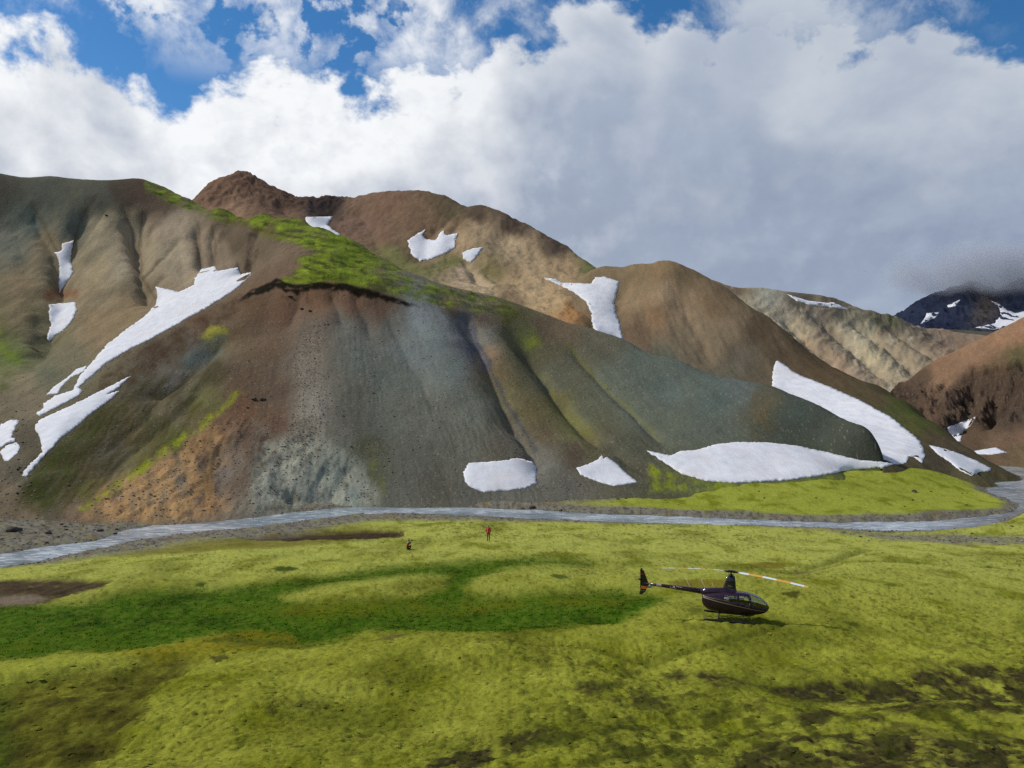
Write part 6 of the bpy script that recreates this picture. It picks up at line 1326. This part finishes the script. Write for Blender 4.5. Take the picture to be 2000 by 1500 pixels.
def scree_sampler(n):
    w = SHEET_KEEP & (px1 > -20) & (px1 < 1300) & (py1 > 560) & (M1.X ** 2 + M1.Y ** 2 < 236 ** 2) & (mg < 0.2)
    dens = 0.12 + 1.6 * scree + 0.35 * mcl + 0.5 * smooth(0.1, 0.5, fbm(px1 / 40, py1 / 30, 3, 171)) + 0.5 * smooth(90, 20, px1) * smooth(780, 840, py1) + 0.8 * smooth(12, 2, np.abs(px1 - np.interp(py1, [600, 668, 750, 815, 880, 940], [878, 935, 972, 1005, 1045, 1060])))
    gi = np.argwhere(w); pr = dens[w]; pick = gi[RNG.choice(len(gi), n, p=pr / pr.sum())]
    return [(M1.X[i, j] + rg.uniform(-.2, .2), M1.Y[i, j], M1.Z[i, j] + 0.03) for i, j in pick]
m_scr, T = new_mat('scree_stone'); geo = T.add('ShaderNodeNewGeometry'); n_ = T.noise(geo.outputs['Position'], 0.9, 2.0, 0.6)
out_bsdf(T, Base_Color=T.mix(T.mrange(n_, 0.32, 0.68), (0.10, 0.085, 0.068, 1), (0.28, 0.25, 0.21, 1)), Roughness=0.95, Specular_IOR_Level=0.2)
stones_stuff('scree_stones', 3400, scree_sampler, (0.08, 0.26), m_scr, 'loose stones strewn over the mountain scree', 1)

# ================================================================== GRASS AND MOSS CUSHIONS (uncountable)
def tri_stuff(name, V, Fc, C, mat, label):
    o = link(name, np_mesh(name, V, Fc, C, True), mat); tag(o, label, None, None, 'stuff'); return o
view_ok = (PX > -30) & (PX < 2030) & ahead
gi = np.argwhere(view_ok & (m_sw > 0.45) & (R2 < 95)); wgt = (R2[tuple(gi.T)]) ** 1.0; pick = gi[RNG.choice(len(gi), 2600, p=wgt / wgt.sum())]
Vg = []; Cg = []
for i, j in pick:
    x0, y0, z0 = GX[i, j], GY[i, j], gz[i, j]; base_c = gc[i, j]
    for b in range(5):
        a = rg.uniform(0, 6.28); r_ = rg.uniform(0, 0.16); h_ = rg.uniform(0.04, 0.11); w_ = 0.03; lx, ly = rg.gauss(0.05, 0.06), rg.gauss(0, 0.06)
        cx, cy = x0 + r_ * math.cos(a), y0 + r_ * math.sin(a)
        Vg += [(cx - w_, cy, z0 - 0.02), (cx + w_, cy, z0 - 0.02), (cx + lx, cy + ly, z0 + h_)]; k_ = rg.uniform(0.9, 1.7); Cg += [base_c * k_] * 3
tri_stuff('grass', np.array(Vg), np.arange(len(Vg)).reshape(-1, 3), np.array(Cg), m_ground, 'dark green grass blades filling the damp hollow')
gi = np.argwhere(view_ok & (m_sw < 0.25) & (R2 < 62) & (R2 > 22)); pick = gi[RNG.choice(len(gi), 7000)]
n6 = 6; ang = np.arange(n6) * (2 * math.pi / n6); Vm = []; Cm = []; Fm = []; off = 0
ring_f = [(k, (k + 1) % n6, n6 + (k + 1) % n6) for k in range(n6)] + [(k, n6 + (k + 1) % n6, n6 + k) for k in range(n6)] + [(n6 + k, n6 + (k + 1) % n6, 2 * n6) for k in range(n6)]
ring_f = np.array(ring_f)
for i, j in pick:
    r_ = rg.uniform(0.07, 0.20) * (0.7 + R2[i, j] / 110); h_ = r_ * rg.uniform(0.16, 0.34); p0 = np.array([GX[i, j], GY[i, j], gz[i, j] - 0.03]); ph = rg.uniform(0, 1); jit = 1 + 0.3 * RNG.standard_normal(n6)
    r1 = np.stack([np.cos(ang + ph) * r_ * jit, np.sin(ang + ph) * r_ * jit * 0.8, np.zeros(n6)], 1); r2 = r1 * 0.62 + np.array([0, 0, h_ * 0.78])
    Vm.append(np.concatenate([r1, r2, [[0, 0, h_]]]) + p0); Cm.append(np.repeat((gc[i, j] * rg.uniform(0.85, 1.3))[None], 2 * n6 + 1, 0)); Fm.append(ring_f + off); off += 2 * n6 + 1
tri_stuff('moss_cushions', np.concatenate(Vm), np.concatenate(Fm), np.concatenate(Cm), m_ground, 'yellow green moss cushions covering the near meadow')

# ================================================================== CLOUD CAP ON THE FAR MOUNTAIN
m_cl, T = new_mat('cloud_vapour')
geo = T.add('ShaderNodeNewGeometry'); tcn = T.add('ShaderNodeTexCoord'); pos = tcn.outputs['Object']
nz = T.noise(pos, 0.006, 5.0, 0.6); sp_ = T.add('ShaderNodeSeparateXYZ', {'Vector': pos})
hgt = T.math('ADD', sp_.outputs[2], T.math('MULTIPLY', T.math('SUBTRACT', nz, 0.5), 260.0))
ln = T.n.new('ShaderNodeVectorMath'); ln.operation = 'LENGTH'; T.l.new(T.vmath('DIVIDE', pos, (900.0, 420.0, 190.0)), ln.inputs[0])
edge_ = T.mrange(T.math('ADD', ln.outputs['Value'], T.math('MULTIPLY', T.math('SUBTRACT', nz, 0.5), 1.3)), 0.40, 0.78, 1.0, 0.0)
dn = T.math('MULTIPLY', edge_, 0.007)
pv = T.add('ShaderNodeVolumePrincipled', {'Color': (0.86, 0.89, 0.95, 1), 'Density': dn, 'Anisotropy': 0.35})
T.add('ShaderNodeOutputMaterial', {'Volume': pv.outputs[0]})
b_ = bmesh.new(); bmesh.ops.create_icosphere(b_, subdivisions=4, radius=1.0)
for v in b_.verts:
    v.co = Vector((v.co.x * 950, v.co.y * 450, v.co.z * 200)) * (1 + 0.12 * float(fbm(np.array([v.co.x * 2]), np.array([v.co.y * 2 + v.co.z]), 3, 31)[0]))
cl = link('cloud', bm_mesh('cloud', b_), m_cl); cl.location = (2270, 3400, 570); tag(cl, 'grey cloud cap hiding the summit of the far mountain', None, None, 'stuff')
